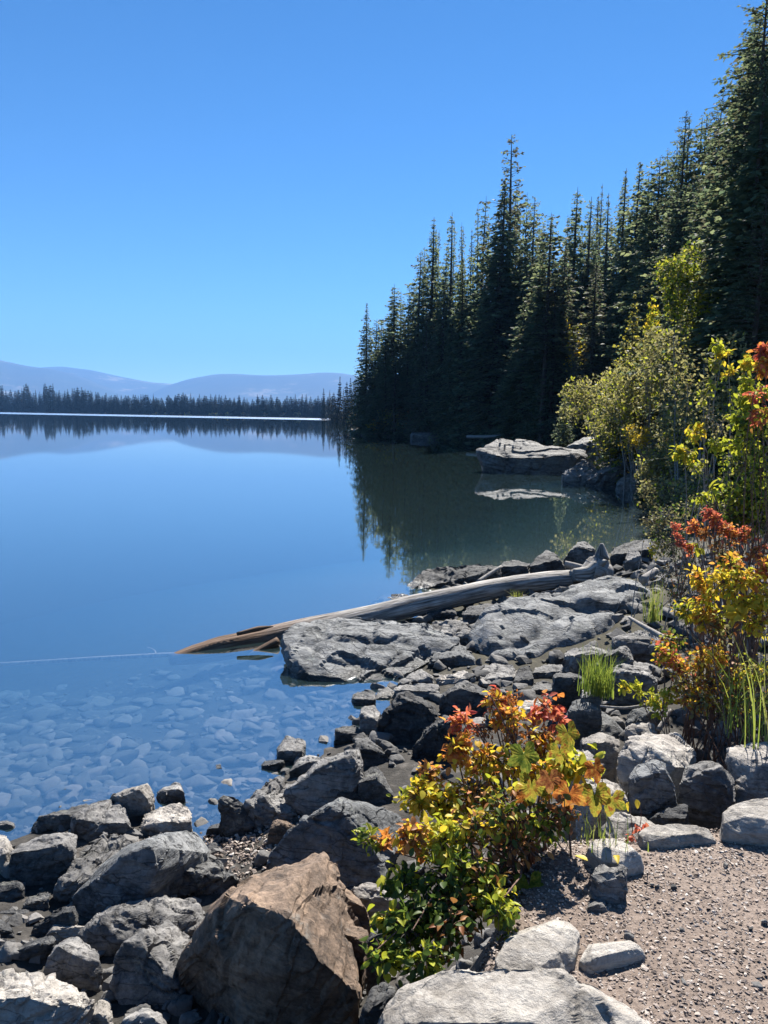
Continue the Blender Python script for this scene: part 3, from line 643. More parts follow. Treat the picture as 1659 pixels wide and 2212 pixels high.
rock('D', 'square block with a sunlit flat top below the round boulder', [(1340, 498), (1345, 650), (1420, 700), (1550, 690), (1562, 485)], [(1340, 468), (1480, 438), (1562, 463)], 'pale', t=0.4, d=4.3)
rock('D', 'pale flat stone behind the big leaves of the bush', [(1250, 560), (1300, 610), (1430, 620), (1475, 605), (1400, 562)], [(1270, 515), (1380, 528), (1452, 580)], 'pale', t=0.35, d=3.9, name='slab')
rock('E', 'low pale rock just right of the big drooping leaves', [(560, 330), (600, 400), (840, 385), (840, 345)], [(560, 290), (720, 233), (800, 268), (842, 330)], 'pale', t=0.35, d=3.55, lean=0.6)
rock('E', 'sloping pale slab beside the red seedling', [(690, 490), (740, 600), (860, 630), (1035, 540), (1000, 492)], [(760, 390, .2), (880, 418, .3), (960, 458, .3), (1035, 508, .25)], 'pale', d=3.2, lean=0.9, amp=0.6, name='slab')
rock('E', 'great tilted slab with a long crack across its sunlit face', [(800, 60), (820, 290), (860, 200), (950, 140), (912, 62)], [(850, 10, .2), (960, -22, .6), (1200, -12, .9), (1280, 90, .8), (1180, 210, .4), (1155, 292, .2)], 'pale', d=4.0, amp=0.7, name='slab')
rock('E', 'dark upright boulder at the edge of the path', [(845, 220), (838, 340), (950, 450), (1140, 410), (1112, 320), (1042, 152), (980, 152), (880, 190)], [(900, 160, .2), (1000, 136, .25), (1050, 153, .25), (1145, 380, .25)], 'cool', d=3.55, lean=0.15, amp=0.7)
rock('E', 'low dark wedge in front of the dark upright boulder', [(955, 440), (1060, 530), (1160, 560), (1192, 402)], [(1000, 430), (1100, 403), (1197, 394)], 'dark', d=3.4, t=0.12)
rock('E', 'rounded grey boulder with a flat gravelly top by the path', [(1150, 290), (1190, 400), (1290, 500), (1400, 490), (1452, 390), (1442, 182), (1300, 182), (1160, 192)], [(1195, 160), (1300, 128), (1452, 150)], 'grey', d=3.7, t=0.35, lean=0.12, amp=0.6)
rock('E', 'big pinkish pale boulder at the right edge beyond the path', [(1440, 160), (1450, 400), (1520, 390), (1760, 390), (1760, 160), (1500, 150)], [(1420, 100, .25), (1445, 35, .4), (1560, 18, .5), (1760, 22, .5)], 'pale', d=3.75, lean=0.5, amp=0.8)
flat_slab('E', 'flat pale ledge where the path meets the right edge', [(1345, 505), (1370, 468), (1450, 393), (1560, 368), (1800, 345), (1800, 520), (1660, 540), (1540, 515)], 1.07, thick=0.2)
flat_slab('E', 'thin sunlit slab lying flush with the far end of the path', [(868, 582), (930, 535), (1060, 513), (1130, 538), (1300, 533), (1392, 565), (1380, 590), (1230, 606), (1030, 630), (880, 605)], 1.02)
flat_slab('E', 'flat grey slab between the bush stems and the path', [(560, 640), (620, 605), (760, 600), (830, 630), (942, 710), (930, 722), (830, 740), (700, 720)], 1.05)
rock('E', 'small pale stone with a yellow leaf at the foot of the bush', [(605, 690), (640, 745), (800, 735), (752, 692)], [(640, 655), (690, 638), (762, 690)], 'pale', t=0.16, name='stone')
rock('E', 'angular block with dark hollows at the edge of the gravel', [(615, 810), (640, 910), (770, 975), (850, 885), (842, 770), (740, 850)], [(630, 780), (680, 735), (800, 728), (842, 765)], 'grey', t=0.16, amp=1.4)
rock('E', 'small lit stone below the angular block, uppermost of three', [(545, 910), (560, 955), (610, 955), (632, 930)], [(560, 890), (590, 878), (632, 912)], 'pale', t=0.1, name='stone')
rock('E', 'pale splintered stone in the leaf shade under the bush', [(465, 1040), (480, 1080), (560, 1070), (585, 1010)], [(480, 960), (520, 930), (582, 950)], 'pale', t=0.13, amp=1.4, name='stone')
rock('E', 'dark ridged stone against the gravel below the angular block', [(600, 1000), (620, 1075), (720, 1085), (755, 1030), (720, 960)], [(620, 960), (670, 935), (730, 950)], 'grey', t=0.13, amp=1.4, name='stone')
rock('E', 'small low stone half sunk at the gravel edge, lowest of three', [(590, 1080), (610, 1115), (690, 1112), (702, 1080)], [(600, 1050), (640, 1040), (700, 1065)], 'pale', t=0.1, name='stone')
flat_slab('E', 'smooth pale slab lying half in the shadow of the bush', [(15, 1385), (130, 1180), (230, 1070), (350, 1058), (500, 1080), (578, 1130), (535, 1292), (480, 1370), (60, 1405)], 1.035, thick=0.3)
flat_slab('E', 'pale slab half buried in the gravel of the path', [(560, 1300), (620, 1210), (760, 1188), (880, 1188), (952, 1240), (945, 1268), (800, 1300), (600, 1350)], 1.025)
flat_slab('E', 'wide pale slab across the bottom edge, its right end under gravel', [(-723, 1690), (-600, 1560), (-480, 1470), (-360, 1404), (-100, 1395), (10, 1388), (200, 1368), (440, 1373), (722, 1430), (1010, 1620), (950, 1720), (700, 1880), (-700, 1900)], 1.07, thick=0.35, amp=0.5, crown=0.05)
# --- rocks round the grounded log
rock('G', 'great grey cracked rock in the water under the log', [(790, 800, .55), (830, 910, .2), (860, 975, .05), (1060, 1052, 0), (1400, 1055, 0), (1500, 990, .4), (1650, 910, .85), (1800, 860, 1.1)], [(800, 770, .7), (870, 718, 1.1), (960, 650, 1.6), (1170, 634, 1.75), (1350, 650, 1.75), (1560, 700, 1.5), (1850, 785, 1.0)], 'cool', amp=0.9, strata=(0.2, -0.5, 1), name='boulder', chip=0.3)
rock('H', 'huge tilted rock with a broad cracked face right of the log', [(470, 650, .6), (600, 752, 0), (770, 757, 0), (960, 730, .12), (1250, 712, .25), (1290, 630, .6), (1465, 560, 1.0)], [(580, 500, .9), (680, 428, 1.2), (760, 408, 1.4), (1000, 343, 1.9), (1320, 308, 2.2), (1412, 338, 2.0), (1445, 385, 1.6), (1180, 575, .45), (1330, 415, 1.1)], 'cool', amp=0.9, strata=(0.2, -0.5, 1), chip=0.3)
rock('H', 'long dark rock behind the middle of the log', [(110, 395), (200, 430), (500, 340), (650, 265)], [(200, 290), (260, 253), (450, 238), (650, 248)], 'dark', t=0.9, d=11.3, chip=0.3)
rock('G', 'low dark rock at the waterline behind the log', [(1250, 592), (1300, 600), (1560, 545), (1550, 522)], [(1330, 540), (1420, 508), (1510, 503)], 'dark', t=0.5, d=10.6, name='stone')
rock('H', 'flat dark stones end of the row behind the log', [(640, 250), (660, 275), (800, 280), (810, 245)], [(670, 222), (740, 210), (810, 225)], 'dark', t=0.5, d=11.8, name='stone')
rock('H', 'pointed dark rock behind the log near its root end', [(800, 250), (860, 290), (1020, 285), (975, 210)], [(830, 220), (900, 158), (942, 178)], 'dark', t=0.5, d=11.8, chip=0.3)
rock('H', 'square sunlit-edged boulder left of the upturned root', [(985, 220), (1040, 250), (1160, 255), (1168, 160), (1060, 140)], [(1000, 190), (1070, 118), (1120, 110), (1168, 150)], 'grey', t=0.7, d=12.2, chip=0.3)
rock('H', 'dark rounded boulder right of the upturned root', [(1240, 190), (1250, 250), (1340, 255), (1420, 190), (1475, 155)], [(1270, 150), (1380, 113), (1475, 98)], 'dark', t=0.8, d=12.4, chip=0.3)
rock('H', 'small pale-edged rock in front of the dark rounded boulder', [(1320, 225), (1345, 250), (1430, 235), (1425, 190)], [(1340, 170), (1365, 135), (1400, 160)], 'grey', t=0.4, d=11.9, name='stone')
rock('H', 'dark block with a pale rim right of the huge tilted rock', [(1265, 650), (1280, 700), (1340, 732), (1490, 705), (1485, 655), (1380, 642)], [(1290, 633), (1420, 588), (1500, 598), (1560, 650)], 'grey', t=0.6, d=6.9)
rock('H', 'grey rock with a pale cap below the huge tilted rock', [(965, 750), (1000, 812), (1200, 785), (1212, 722), (1100, 722)], [(1000, 710), (1090, 676), (1180, 688), (1252, 720)], 'grey', t=0.5, d=6.6)
rock('H', 'tilted dark slab behind the grass tuft', [(1140, 800), (1250, 815), (1372, 770), (1378, 722), (1330, 692)], [(1180, 760), (1330, 678), (1374, 708)], 'grey', t=0.35, d=6.5, name='slab')
rock('H', 'humped grey rock between the great rock and the huge tilted rock', [(250, 775), (280, 812), (500, 812), (522, 775), (430, 742)], [(290, 720), (420, 662), (455, 680), (518, 770)], 'cool', t=0.6)
rock('H', 'pale rock in the rubble right of the pale layered slab', [(520, 860), (560, 895), (700, 890), (732, 850)], [(545, 800), (620, 772), (712, 780), (728, 810)], 'grey', t=0.5, lean=0.6)
rock('H', 'dark upright stone in the middle of the rubble', [(720, 880), (740, 910), (820, 905), (832, 860)], [(735, 820), (770, 788), (818, 800)], 'dark', t=0.3, name='stone')
rock('H', 'flat grey stone in the rubble below the pale-capped rock', [(820, 830), (850, 870), (1000, 865), (1012, 820)], [(840, 800), (900, 776), (985, 790)], 'grey', t=0.4, name='stone')
rock('H', 'dark slab left of the grass tuft with a flat face', [(935, 850), (945, 925), (1060, 950), (1112, 905), (1108, 870)], [(940, 828), (1040, 825), (1108, 858)], 'dark', t=0.3, name='slab', d=5.9)
rock('H', 'long low dark rock in the rubble above the bush top', [(800, 920), (830, 955), (990, 955), (1002, 920)], [(820, 890), (880, 868), (960, 880), (998, 905)], 'dark', t=0.4, name='stone')
rock('H', 'pale stone in the rubble just above the bush', [(985, 970), (1010, 1010), (1085, 1005), (1100, 970)], [(1000, 945), (1050, 926), (1098, 945)], 'grey', t=0.3, name='stone')
rock('H', 'flat pale layered slab right of the grass tuft', [(1240, 830), (1270, 885), (1480, 890), (1500, 840)], [(1270, 800), (1380, 758), (1480, 770)], 'grey', t=0.6, name='slab', d=6.2, amp=1.3)
rock('H', 'grey rock behind the round pale boulder', [(1000, 1030), (1010, 1075), (1190, 1080), (1200, 1040)], [(1020, 1000), (1090, 975), (1180, 1000)], 'cool', t=0.4, d=5.3)
rock('H', 'upright grey stone at the foot of the grass tuft', [(1090, 960), (1110, 1020), (1200, 1015), (1202, 950)], [(1100, 920), (1150, 900), (1198, 920)], 'grey', t=0.25, d=5.5, name='stone')
rock('H', 'dark square block under the yellow-green sprigs', [(1338, 1052), (1345, 1120), (1500, 1125), (1522, 1035)], [(1350, 1038), (1440, 1006), (1522, 1018)], 'cool', t=0.35, d=5.0)
rock('H', 'low pale stone between the round boulder and the dark block', [(1330, 1130), (1345, 1170), (1500, 1165), (1520, 1130)], [(1360, 1100), (1440, 1090), (1510, 1110)], 'pale', t=0.3, d=4.7, name='stone')
rock('H', 'low grey rock at the left end of the rubble', [(60, 920), (90, 965), (330, 968), (340, 925)], [(90, 893), (200, 880), (320, 895)], 'grey', t=0.5)
rock('H', 'brownish rubble heap between the great grey rock and the huge tilted rock', [(180, 650), (230, 700), (480, 690), (495, 625)], [(230, 580), (330, 545), (440, 560), (485, 600)], 'grey', amp=1.8, name='stone')
rock('H', 'dark rock in the shade under the middle of the log', [(430, 510), (450, 580), (600, 570), (650, 510)], [(470, 475), (560, 450), (640, 470)], 'dark')
rock('H', 'dark stone under the log just right of the great grey rock', [(250, 500), (270, 545), (390, 540), (410, 500)], [(280, 480), (340, 468), (400, 480)], 'dark', name='stone')
# --- rocks across the bay
rock('I', 'great flat sunlit slab in the bay across from the log', [(725, 388), (760, 445), (880, 466), (1170, 469), (1285, 405), (1285, 374), (1040, 380, 1.3), (840, 355, .9)], [(740, 355, 1.2), (800, 325, 2.2), (850, 293, 3.4), (930, 297, 4.0), (1100, 325, 4.4), (1285, 345, 4.0)], 'farrock', d=34, sink=0.6, amp=0.7, group='rocks across the bay', name='slab')
rock('I', 'lowest of the tilted striped rocks at the bay edge', [(1165, 475), (1185, 505), (1310, 512), (1335, 475)], [(1200, 445), (1290, 398), (1335, 420)], 'farrock', d=29, t=1.2, sink=0.5, group='rocks across the bay', amp=1.4)
rock('I', 'long slanting striped rock at the bay edge under the willows', [(1270, 495), (1350, 517), (1500, 445), (1495, 420)], [(1330, 440), (1480, 383), (1498, 400)], 'farrock', d=28.5, t=1.3, sink=0.5, group='rocks across the bay', amp=1.4)
rock('I', 'dark rock at the waterline under the willow branches', [(1440, 525), (1480, 545), (1545, 545), (1565, 500)], [(1450, 490), (1500, 458), (1545, 480)], 'farrock', d=27, t=1.0, sink=0.5, group='rocks across the bay')
rock('I', 'grey rock between the sunlit slab and the willows', [(1195, 330), (1230, 350), (1310, 345), (1335, 305)], [(1240, 290), (1290, 277), (1328, 290)], 'farrock', d=42, t=2, sink=0.6, group='rocks across the bay')
rock('I', 'pale rocks heap at the tip of the wooded point', [(142, 264), (170, 279), (240, 279), (255, 255)], [(180, 240), (210, 223), (247, 238)], 'farrock', d=101, t=3.5, sink=0.8, group='rocks across the bay', name='boulder')
rock('I', 'dark low rock left of the wooded point tip', [(95, 258), (110, 266), (160, 266), (165, 250)], [(110, 246), (140, 238), (160, 244)], 'farrock', d=106, t=3, sink=0.8, group='rocks across the bay')
rock('I', 'pale-topped rock in the shade at the back of the bay', [(405, 270), (418, 300), (545, 300), (550, 264)], [(415, 250), (480, 242), (545, 257)], 'farrock', d=88, t=4, sink=0.8, group='rocks across the bay', name='slab')

# ------------------------------------------------------------------ tubes
def tube(pts, rad, sides=6, cap=True):
    """(verts, quads) of a bent tapering tube; rad one value per point"""
    pts = np.asarray(pts, float); n = len(pts)
    T = np.gradient(pts, axis=0); T /= np.linalg.norm(T, axis=1, keepdims=True) + 1e-9
    ref = np.array((0.13, 0.2, 1.0)) if abs(T[0, 2]) < 0.9 else np.array((1.0, 0.1, 0.0))
    A = np.cross(T, ref); A /= np.linalg.norm(A, axis=1, keepdims=True) + 1e-9; B = np.cross(T, A)
    an = np.arange(sides) * 2 * np.pi / sides
    V = (pts[:, None] + np.asarray(rad)[:, None, None] * (np.cos(an)[None, :, None] * A[:, None] + np.sin(an)[None, :, None] * B[:, None])).reshape(-1, 3)
    i = np.arange(n - 1)[:, None] * sides; j = np.arange(sides)[None]; j2 = (j + 1) % sides
    F = np.stack([i + j, i + j2, i + sides + j2, i + sides + j], -1).reshape(-1, 4)
    return V, F
class MB:
    def __init__(s): s.v = []; s.f = []; s.m = []; s.n = 0
    def add(s, V, F, mi=0):
        s.v.append(np.asarray(V, np.float32)); s.f.append(np.asarray(F) + s.n); s.m.append(np.full(len(F), mi)); s.n += len(V)
    def mesh(s, name, mat, smooth=False):
        return mesh_np(name, np.concatenate(s.v), np.concatenate(s.f), mat, smooth, np.concatenate(s.m))

# ------------------------------------------------------------------ conifers (unit height, unit crown radius; scaled per tree)
def conifer(seed, whorls=60, per=7, sprays=9, size=0.34, prof=0.75, base=0.06, droop=0.35, aspect=5.2, dens_top=1.0, ragged=0.25, up=0.0, mats=('needle',), mixp=(1.0,), H=20.0):
    """crown and trunk of a conifer H metres tall with crown radius H/aspect"""
    r = np.random.RandomState(seed); Rm = H / aspect
    cen, dirs, nrm, ln, wd = [], [], [], [], []
    br = MB()
    gap = 1 + ragged * 0.0
    for i in range(whorls):
        t = base + (1 - base) * (i + r.rand() * 0.8) / whorls
        if t > 0.995: continue
        rad = Rm * max((1 - t) ** prof * min(1, 0.45 + 2.2 * t / max(base + 0.18, 0.2) * 0.25 + 0.4), 0.03)
        rad *= r.uniform(1 - ragged, 1 + ragged * 0.6)
        m = max(3, int(per * (0.6 + 0.4 * (1 - t))))
        a0 = r.rand() * 6.28
        for j in range(m):
            if r.rand() > dens_top and t > 0.55: continue
            az = a0 + 6.283 * j / m + r.uniform(-.35, .35); L = rad * r.uniform(0.62, 1.12)
            h = np.array((math.cos(az), math.sin(az), 0)); z0 = t * H + r.uniform(-.12, .12)
            q = np.linspace(0, 1, 5)
            el = up + (t - 0.45) * 0.9
            path = h[None] * (q * L)[:, None] + np.array((0, 0, 1.0))[None] * (z0 + L * (el * q * 0.55 - droop * q ** 1.6 + 0.28 * droop * q ** 3.5))[:, None]
            br.add(*tube(path, 0.028 * (1 - q * 0.8) * (0.5 + L / 3), 3))
            ns = max(3, int(sprays * L / Rm * 1.25) + 2)
            s = np.sort(r.uniform(0.18, 1.0, ns)); p = np.stack([np.interp(s, q, path[:, k]) for k in range(3)], 1)
            side = np.cross(h, (0, 0, 1.0))
            for sp_, pp in zip(s, p):
                for sg in ((-1, 1) if sp_ < 0.93 else (0,)):
                    dv = h * r.uniform(0.45, 1.0) + side * sg * r.uniform(0.5, 1.0) + np.array((0, 0, r.uniform(-0.42, 0.22)))
                    cen.append(pp + r.normal(0, 0.05, 3)); dirs.append(dv / np.linalg.norm(dv)); nrm.append((r.normal(0, .45), r.normal(0, .45), 1.0))
                    ln.append(size * r.uniform(0.55, 1.25) * (1.15 - 0.45 * sp_) * (0.62 + 0.38 * min(1, L / Rm + 0.2)) * min(1.0, 0.32 + 2.2 * L / Rm)); wd.append(size * r.uniform(0.2, 0.36) * min(1.0, 0.4 + 2.0 * L / Rm))
    cen, dirs, nrm = map(np.array, (cen, dirs, nrm)); ln = np.array(ln)[:, None]; wd = np.array(wd)[:, None]
    sd_ = np.cross(dirs, nrm); sd_ /= np.linalg.norm(sd_, axis=1, keepdims=True) + 1e-9
    dn = np.array((0, 0, -1.0))
    a = cen; b = cen + dirs * ln * 0.45 + sd_ * wd; c = cen + dirs * ln + dn * ln * 0.12; d = cen + dirs * ln * 0.5 - sd_ * wd
    V = np.stack([a, b, c, d], 1).reshape(-1, 3); k4 = np.arange(len(cen)) * 4
    F = np.stack([k4, k4 + 1, k4 + 2, k4 + 3], 1)
    mi = r.choice(len(mats), len(cen), p=mixp)
    crown = mesh_np('crown', V, F, [M[x] for x in mats], False, mi)
    hs_ = np.linspace(0, 1, 9); tp = np.c_[0.02 * H * 0.1 * np.sin(hs_ * 5 + seed), 0.02 * H * 0.1 * np.cos(hs_ * 4), hs_ * H]
    tk = MB(); tk.add(*tube(tp, 0.0115 * H * (1 - hs_) ** 0.8 + 0.012, 7))
    return crown, tk.mesh('trunk', M['bark'], True), br.mesh('branches', M['bark']), H, Rm

VAR = {}
VAR['spruce'] = conifer(1, 78, 9, 11, 0.50, 0.80, 0.03, 0.38, 6.0, mats=('needle',))
VAR['spruce2'] = conifer(2, 70, 8, 11, 0.52, 0.70, 0.05, 0.45, 5.6, ragged=0.35, mats=('needle',))
VAR['fir'] = conifer(3, 84, 8, 10, 0.46, 0.95, 0.02, 0.30, 6.4, mats=('needle',))
VAR['pine'] = conifer(4, 56, 8, 13, 0.50, 0.55, 0.14, 0.12, 4.9, ragged=0.5, up=0.35, mats=('needle', 'needle_dry'), mixp=(0.85, 0.15))
VAR['dead'] = conifer(5, 70, 6, 7, 0.40, 0.55, 0.05, 0.10, 6.6, ragged=0.35, up=0.25, mats=('needle_dry', 'needle'), mixp=(0.7, 0.3))
VAR['dry'] = conifer(6, 70, 8, 9, 0.42, 0.8, 0.04, 0.42, 6.0, ragged=0.3, mats=('needle_dry', 'needle'), mixp=(0.55, 0.45))
VAR['near'] = conifer(7, 70, 9, 30, 0.27, 0.62, 0.05, 0.24, 4.6, ragged=0.55, up=0.25, mats=('needle_near', 'needle_dry'), mixp=(0.9, 0.1))
VAR['near2'] = conifer(8, 62, 9, 28, 0.28, 0.55, 0.04, 0.36, 4.4, ragged=0.6, up=0.15, mats=('needle_near', 'needle_dry'), mixp=(0.82, 0.18))
VAR['bare_trunk'] = conifer(14, 40, 7, 10, 0.50, 0.45, 0.42, 0.22, 6.2, ragged=0.5, up=0.2, mats=('needle', 'needle_dry'), mixp=(0.7, 0.3))
VAR['spruce3'] = conifer(15, 62, 8, 12, 0.50, 0.62, 0.05, 0.5, 5.4, ragged=0.5, mats=('needle', 'needle_dry'), mixp=(0.88, 0.12))
VAR['fir2'] = conifer(16, 64, 7, 10, 0.48, 0.85, 0.08, 0.2, 6.0, ragged=0.55, up=0.2, mats=('needle',))
VAR['painted_sunlit'] = conifer(9, 46, 9, 11, 0.85, 0.85, 0.03, 0.25, 2.9, up=0.25, mats=('needle_lit', 'needle'), mixp=(0.55, 0.45))  # sunlit edges painted: yellow needles mixed at random through the crown
VAR['small'] = conifer(10, 44, 9, 10, 0.95, 0.85, 0.02, 0.30, 3.0, mats=('needle',))
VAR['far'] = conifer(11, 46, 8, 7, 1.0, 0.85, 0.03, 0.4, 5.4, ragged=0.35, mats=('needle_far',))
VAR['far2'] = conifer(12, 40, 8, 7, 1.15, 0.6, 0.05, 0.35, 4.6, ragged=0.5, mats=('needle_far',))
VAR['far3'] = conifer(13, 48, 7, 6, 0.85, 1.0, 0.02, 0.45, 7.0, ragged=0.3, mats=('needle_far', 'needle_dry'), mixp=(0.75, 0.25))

def tree(kind, label, x, y, ztop, rad, group, name='conifer_tree', parts=True, zb=None, rs=None):
    crown, trunk, br, H, Rm = VAR[kind]
    zb = gz(x, y) - 0.1 if zb is None else zb
    h = ztop - zb
    root = bpy.data.objects.new(name, None); COL.objects.link(root); root.location = (x, y, zb)
    root.rotation_euler = (random.gauss(0, .012), random.gauss(0, .012), random.uniform(0, 6.28)); root.scale = (rad / Rm, rad / Rm, h / H)
    tag(root, label, 'tree', group)
    link('crown', crown, root); link('trunk', trunk, root)
    if parts: link('branches', br, root)['kind'] = 'stuff'
    return root
def tree_px(kind, label, u, v, d, rad, group='conifers of the shoreline forest', **kw):
    p = at(u, v, d); return tree(kind, label, p[0], p[1], p[2], rad, group, **kw)

T = [('spruce', 'slim conifer standing last on the tip of the wooded point', 793, 655, 104, 1.9),
     ('spruce2', 'broad conifer second from the tip of the point, flat ragged top', 850, 612, 101, 3.2),
     ('spruce3', 'dark conifer third along the skyline from the tip of the point', 905, 545, 98, 2.9),
     ('fir', 'conifer with a pale sparse tip, fourth along the skyline from the point', 937, 468, 96, 3.1),
     ('fir2', 'pointed conifer fifth along the skyline from the point', 980, 455, 93, 3.0),
     ('spruce2', 'narrow dark spire just left of the tallest tree of the point', 1042, 424, 90, 2.6),
     ('dead', 'tallest conifer of the point with a thin half-bare top', 1110, 288, 84, 3.2),
     ('spruce', 'dense dark conifer in front of the tallest thin-topped tree', 1080, 398, 79, 3.6),
     ('spruce3', 'narrow pointed conifer right of the tallest thin-topped tree', 1155, 424, 80, 2.5),
     ('bare_trunk', 'round-topped conifer with a long bare dark trunk', 1190, 458, 61, 2.2),
     ('spruce2', 'conifer with a bushy knob top left of the triple spires', 1243, 404, 74, 2.8),
     ('fir2', 'left one of the triple spires in the middle of the forest', 1275, 424, 72, 2.6),
     ('fir', 'hair-thin bare spire among the triple spires', 1300, 398, 78, 1.6),
     ('fir', 'right one of the triple spires in the middle of the forest', 1318, 418, 70, 2.2),
     ('fir', 'spindly pointed conifer right of the triple spires', 1347, 366, 66, 2.2),
     ('spruce', 'dense dark pointed conifer rising beside the spindly one', 1384, 348, 61, 2.6),
     ('pine', 'ragged wide grey-green pine left of the highest right-hand trees', 1432, 338, 52, 2.7),
     ('near', 'broad pine with clumped branches below the edge tree', 1488, 242, 42, 3.0),
     ('near2', 'dark ragged fir with drooping branches beside the edge tree', 1548, 214, 35, 2.5),
     ('near', 'big dark fir rising to the top right corner', 1614, 22, 27.5, 2.5),
     ('near2', 'tallest fir cut off by the right edge of the picture', 1672, -60, 23.5, 2.6)]
for kd, lab, u, v, d, rd in T: tree_px(kd, lab, u, v, d, rd * (1.6 if d > 48 else 1.2))
# shorter trees in front
T2 = [('spruce2', 'shorter conifer with sunlit right side behind the pale point rocks', 832, 720, 100, 2.2),
      ('spruce', 'dark low conifer at the waterside of the point, left of the sunlit one', 812, 740, 103, 1.9),
      ('dry', 'greyish conifer with dry branches beside the long bare trunk', 1222, 520, 62, 2.3),
      ('spruce', 'slim sunlit-edged conifer at the back corner of the bay', 1135, 640, 66, 2.3),
      ('dry', 'grey dry-branched conifer in front of the triple spires', 1290, 560, 58, 2.2),
      ('painted_sunlit', 'small cone-shaped conifer with yellow sunlit edges', 1366, 632, 31, 1.7),
      ('small', 'little dark spruce by the bay left of the willows', 1222, 842, 46, 1.1),
      ('small', 'tiny dark spruce in front of the willows by the water', 1405, 968, 24, 0.62),
      ('dry', 'greyish-green sparse conifer behind the yellow-green aspen', 1460, 420, 46, 2.4),
      ('near2', 'low sprawling fir in the shade under the edge trees', 1590, 560, 25, 2.3),
      ('near', 'fir with sunlit lower branches at the right edge', 1650, 420, 20, 2.0),
      ('near2', 'shaded lower fir behind the red-leaved bush at the right edge', 1530, 520, 31, 2.2),
      ('spruce2', 'dark conifer standing between the tall one and the bare trunk', 1165, 560, 68, 2.4),
      ('spruce', 'mid-height dark conifer on the shaded shore of the bay', 1005, 560, 86, 2.6),
      ('spruce2', 'mid-height dark conifer with lit tufts behind the bay shade', 960, 600, 90, 2.6)]
for kd, lab, u, v, d, rd in T2: tree_px(kd, lab, u, v, d, rd * (1.45 if d > 48 else 1.1))
# the packed forest behind
sky_u = np.array([t[2] for t in T], float); sky_v = np.array([t[3] for t in T], float); sky_d = np.array([t[4] for t in T], float)
o_ = np.argsort(sky_u); sky_u, sky_v, sky_d = sky_u[o_], sky_v[o_], sky_d[o_]
rt = random.Random(3)
for u in np.arange(815, 1700, 15.0):
    for row in range(2):
        uu = u + rt.uniform(-8, 8); vt = np.interp(uu, sky_u, sky_v)
        vmin = max(vt, min(np.interp(uu - 22, sky_u, sky_v), np.interp(uu + 22, sky_u, sky_v)))
        vtop = vmin + rt.uniform(12, 75) + row * 130
        d = np.interp(uu, sky_u, sky_d) * (1.10 if row == 0 else 0.97) + rt.uniform(-2, 3)
        tree_px(rt.choice(['spruce', 'spruce2', 'fir', 'dry', 'spruce3', 'fir2', 'spruce3', 'bare_trunk']), 'dark conifer packed into the forest behind the shoreline trees', uu, vtop, d, rt.uniform(2.6, 3.7) * (0.75 if d < 40 else 1), 'conifers packed in the forest', parts=False)
# trees receding along the shore beyond the point
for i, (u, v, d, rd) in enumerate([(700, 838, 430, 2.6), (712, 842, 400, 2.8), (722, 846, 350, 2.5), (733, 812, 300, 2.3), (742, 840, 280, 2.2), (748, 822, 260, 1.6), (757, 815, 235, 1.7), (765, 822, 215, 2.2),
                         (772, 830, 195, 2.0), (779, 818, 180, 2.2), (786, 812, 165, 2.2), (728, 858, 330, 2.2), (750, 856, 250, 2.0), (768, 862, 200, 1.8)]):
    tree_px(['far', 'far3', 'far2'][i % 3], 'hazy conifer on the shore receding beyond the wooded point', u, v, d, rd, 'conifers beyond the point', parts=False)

# ------------------------------------------------------------------ far shore: single trees in a row, autumn bushes at their feet
def far_shore(u):
    a, b = np.array(SHORE[2], float), np.array(SHORE[3], float)
    best = 0
    r = ray(u, 893)
    A = np.array([[r.x, -(b - a)[0]], [1.0, -(b - a)[1]]]); s = np.linalg.solve(A, a)
    return s[0]
rt = random.Random(11)
crest = [(0, 838), (30, 850), (60, 832), (75, 850), (105, 828), (130, 846), (165, 843), (185, 838), (210, 848), (240, 848), (280, 858), (320, 858), (360, 862), (400, 848), (440, 860), (480, 858), (520, 862), (560, 858), (600, 862), (640, 858), (680, 858), (720, 858)]
cu = np.array([c[0] for c in crest]); cv = np.array([c[1] for c in crest])
for i in range(215):
    u = -14 + 735 * (i + rt.random()) / 215
    d = far_shore(u) + (6 if i % 2 else rt.uniform(12, 45))
    v = np.interp(u, cu, cv) - 4 + (rt.uniform(-5, 12) if i % 3 else rt.uniform(2, 24))
    p = at(u, v, d)
    tree(rt.choice(['far', 'far', 'far2', 'far3']), 'dark conifer in the long row along the far shore', p[0], p[1], p[2], rt.uniform(4.0, 7.0), 'conifers along the far shore', parts=False, zb=0.3)

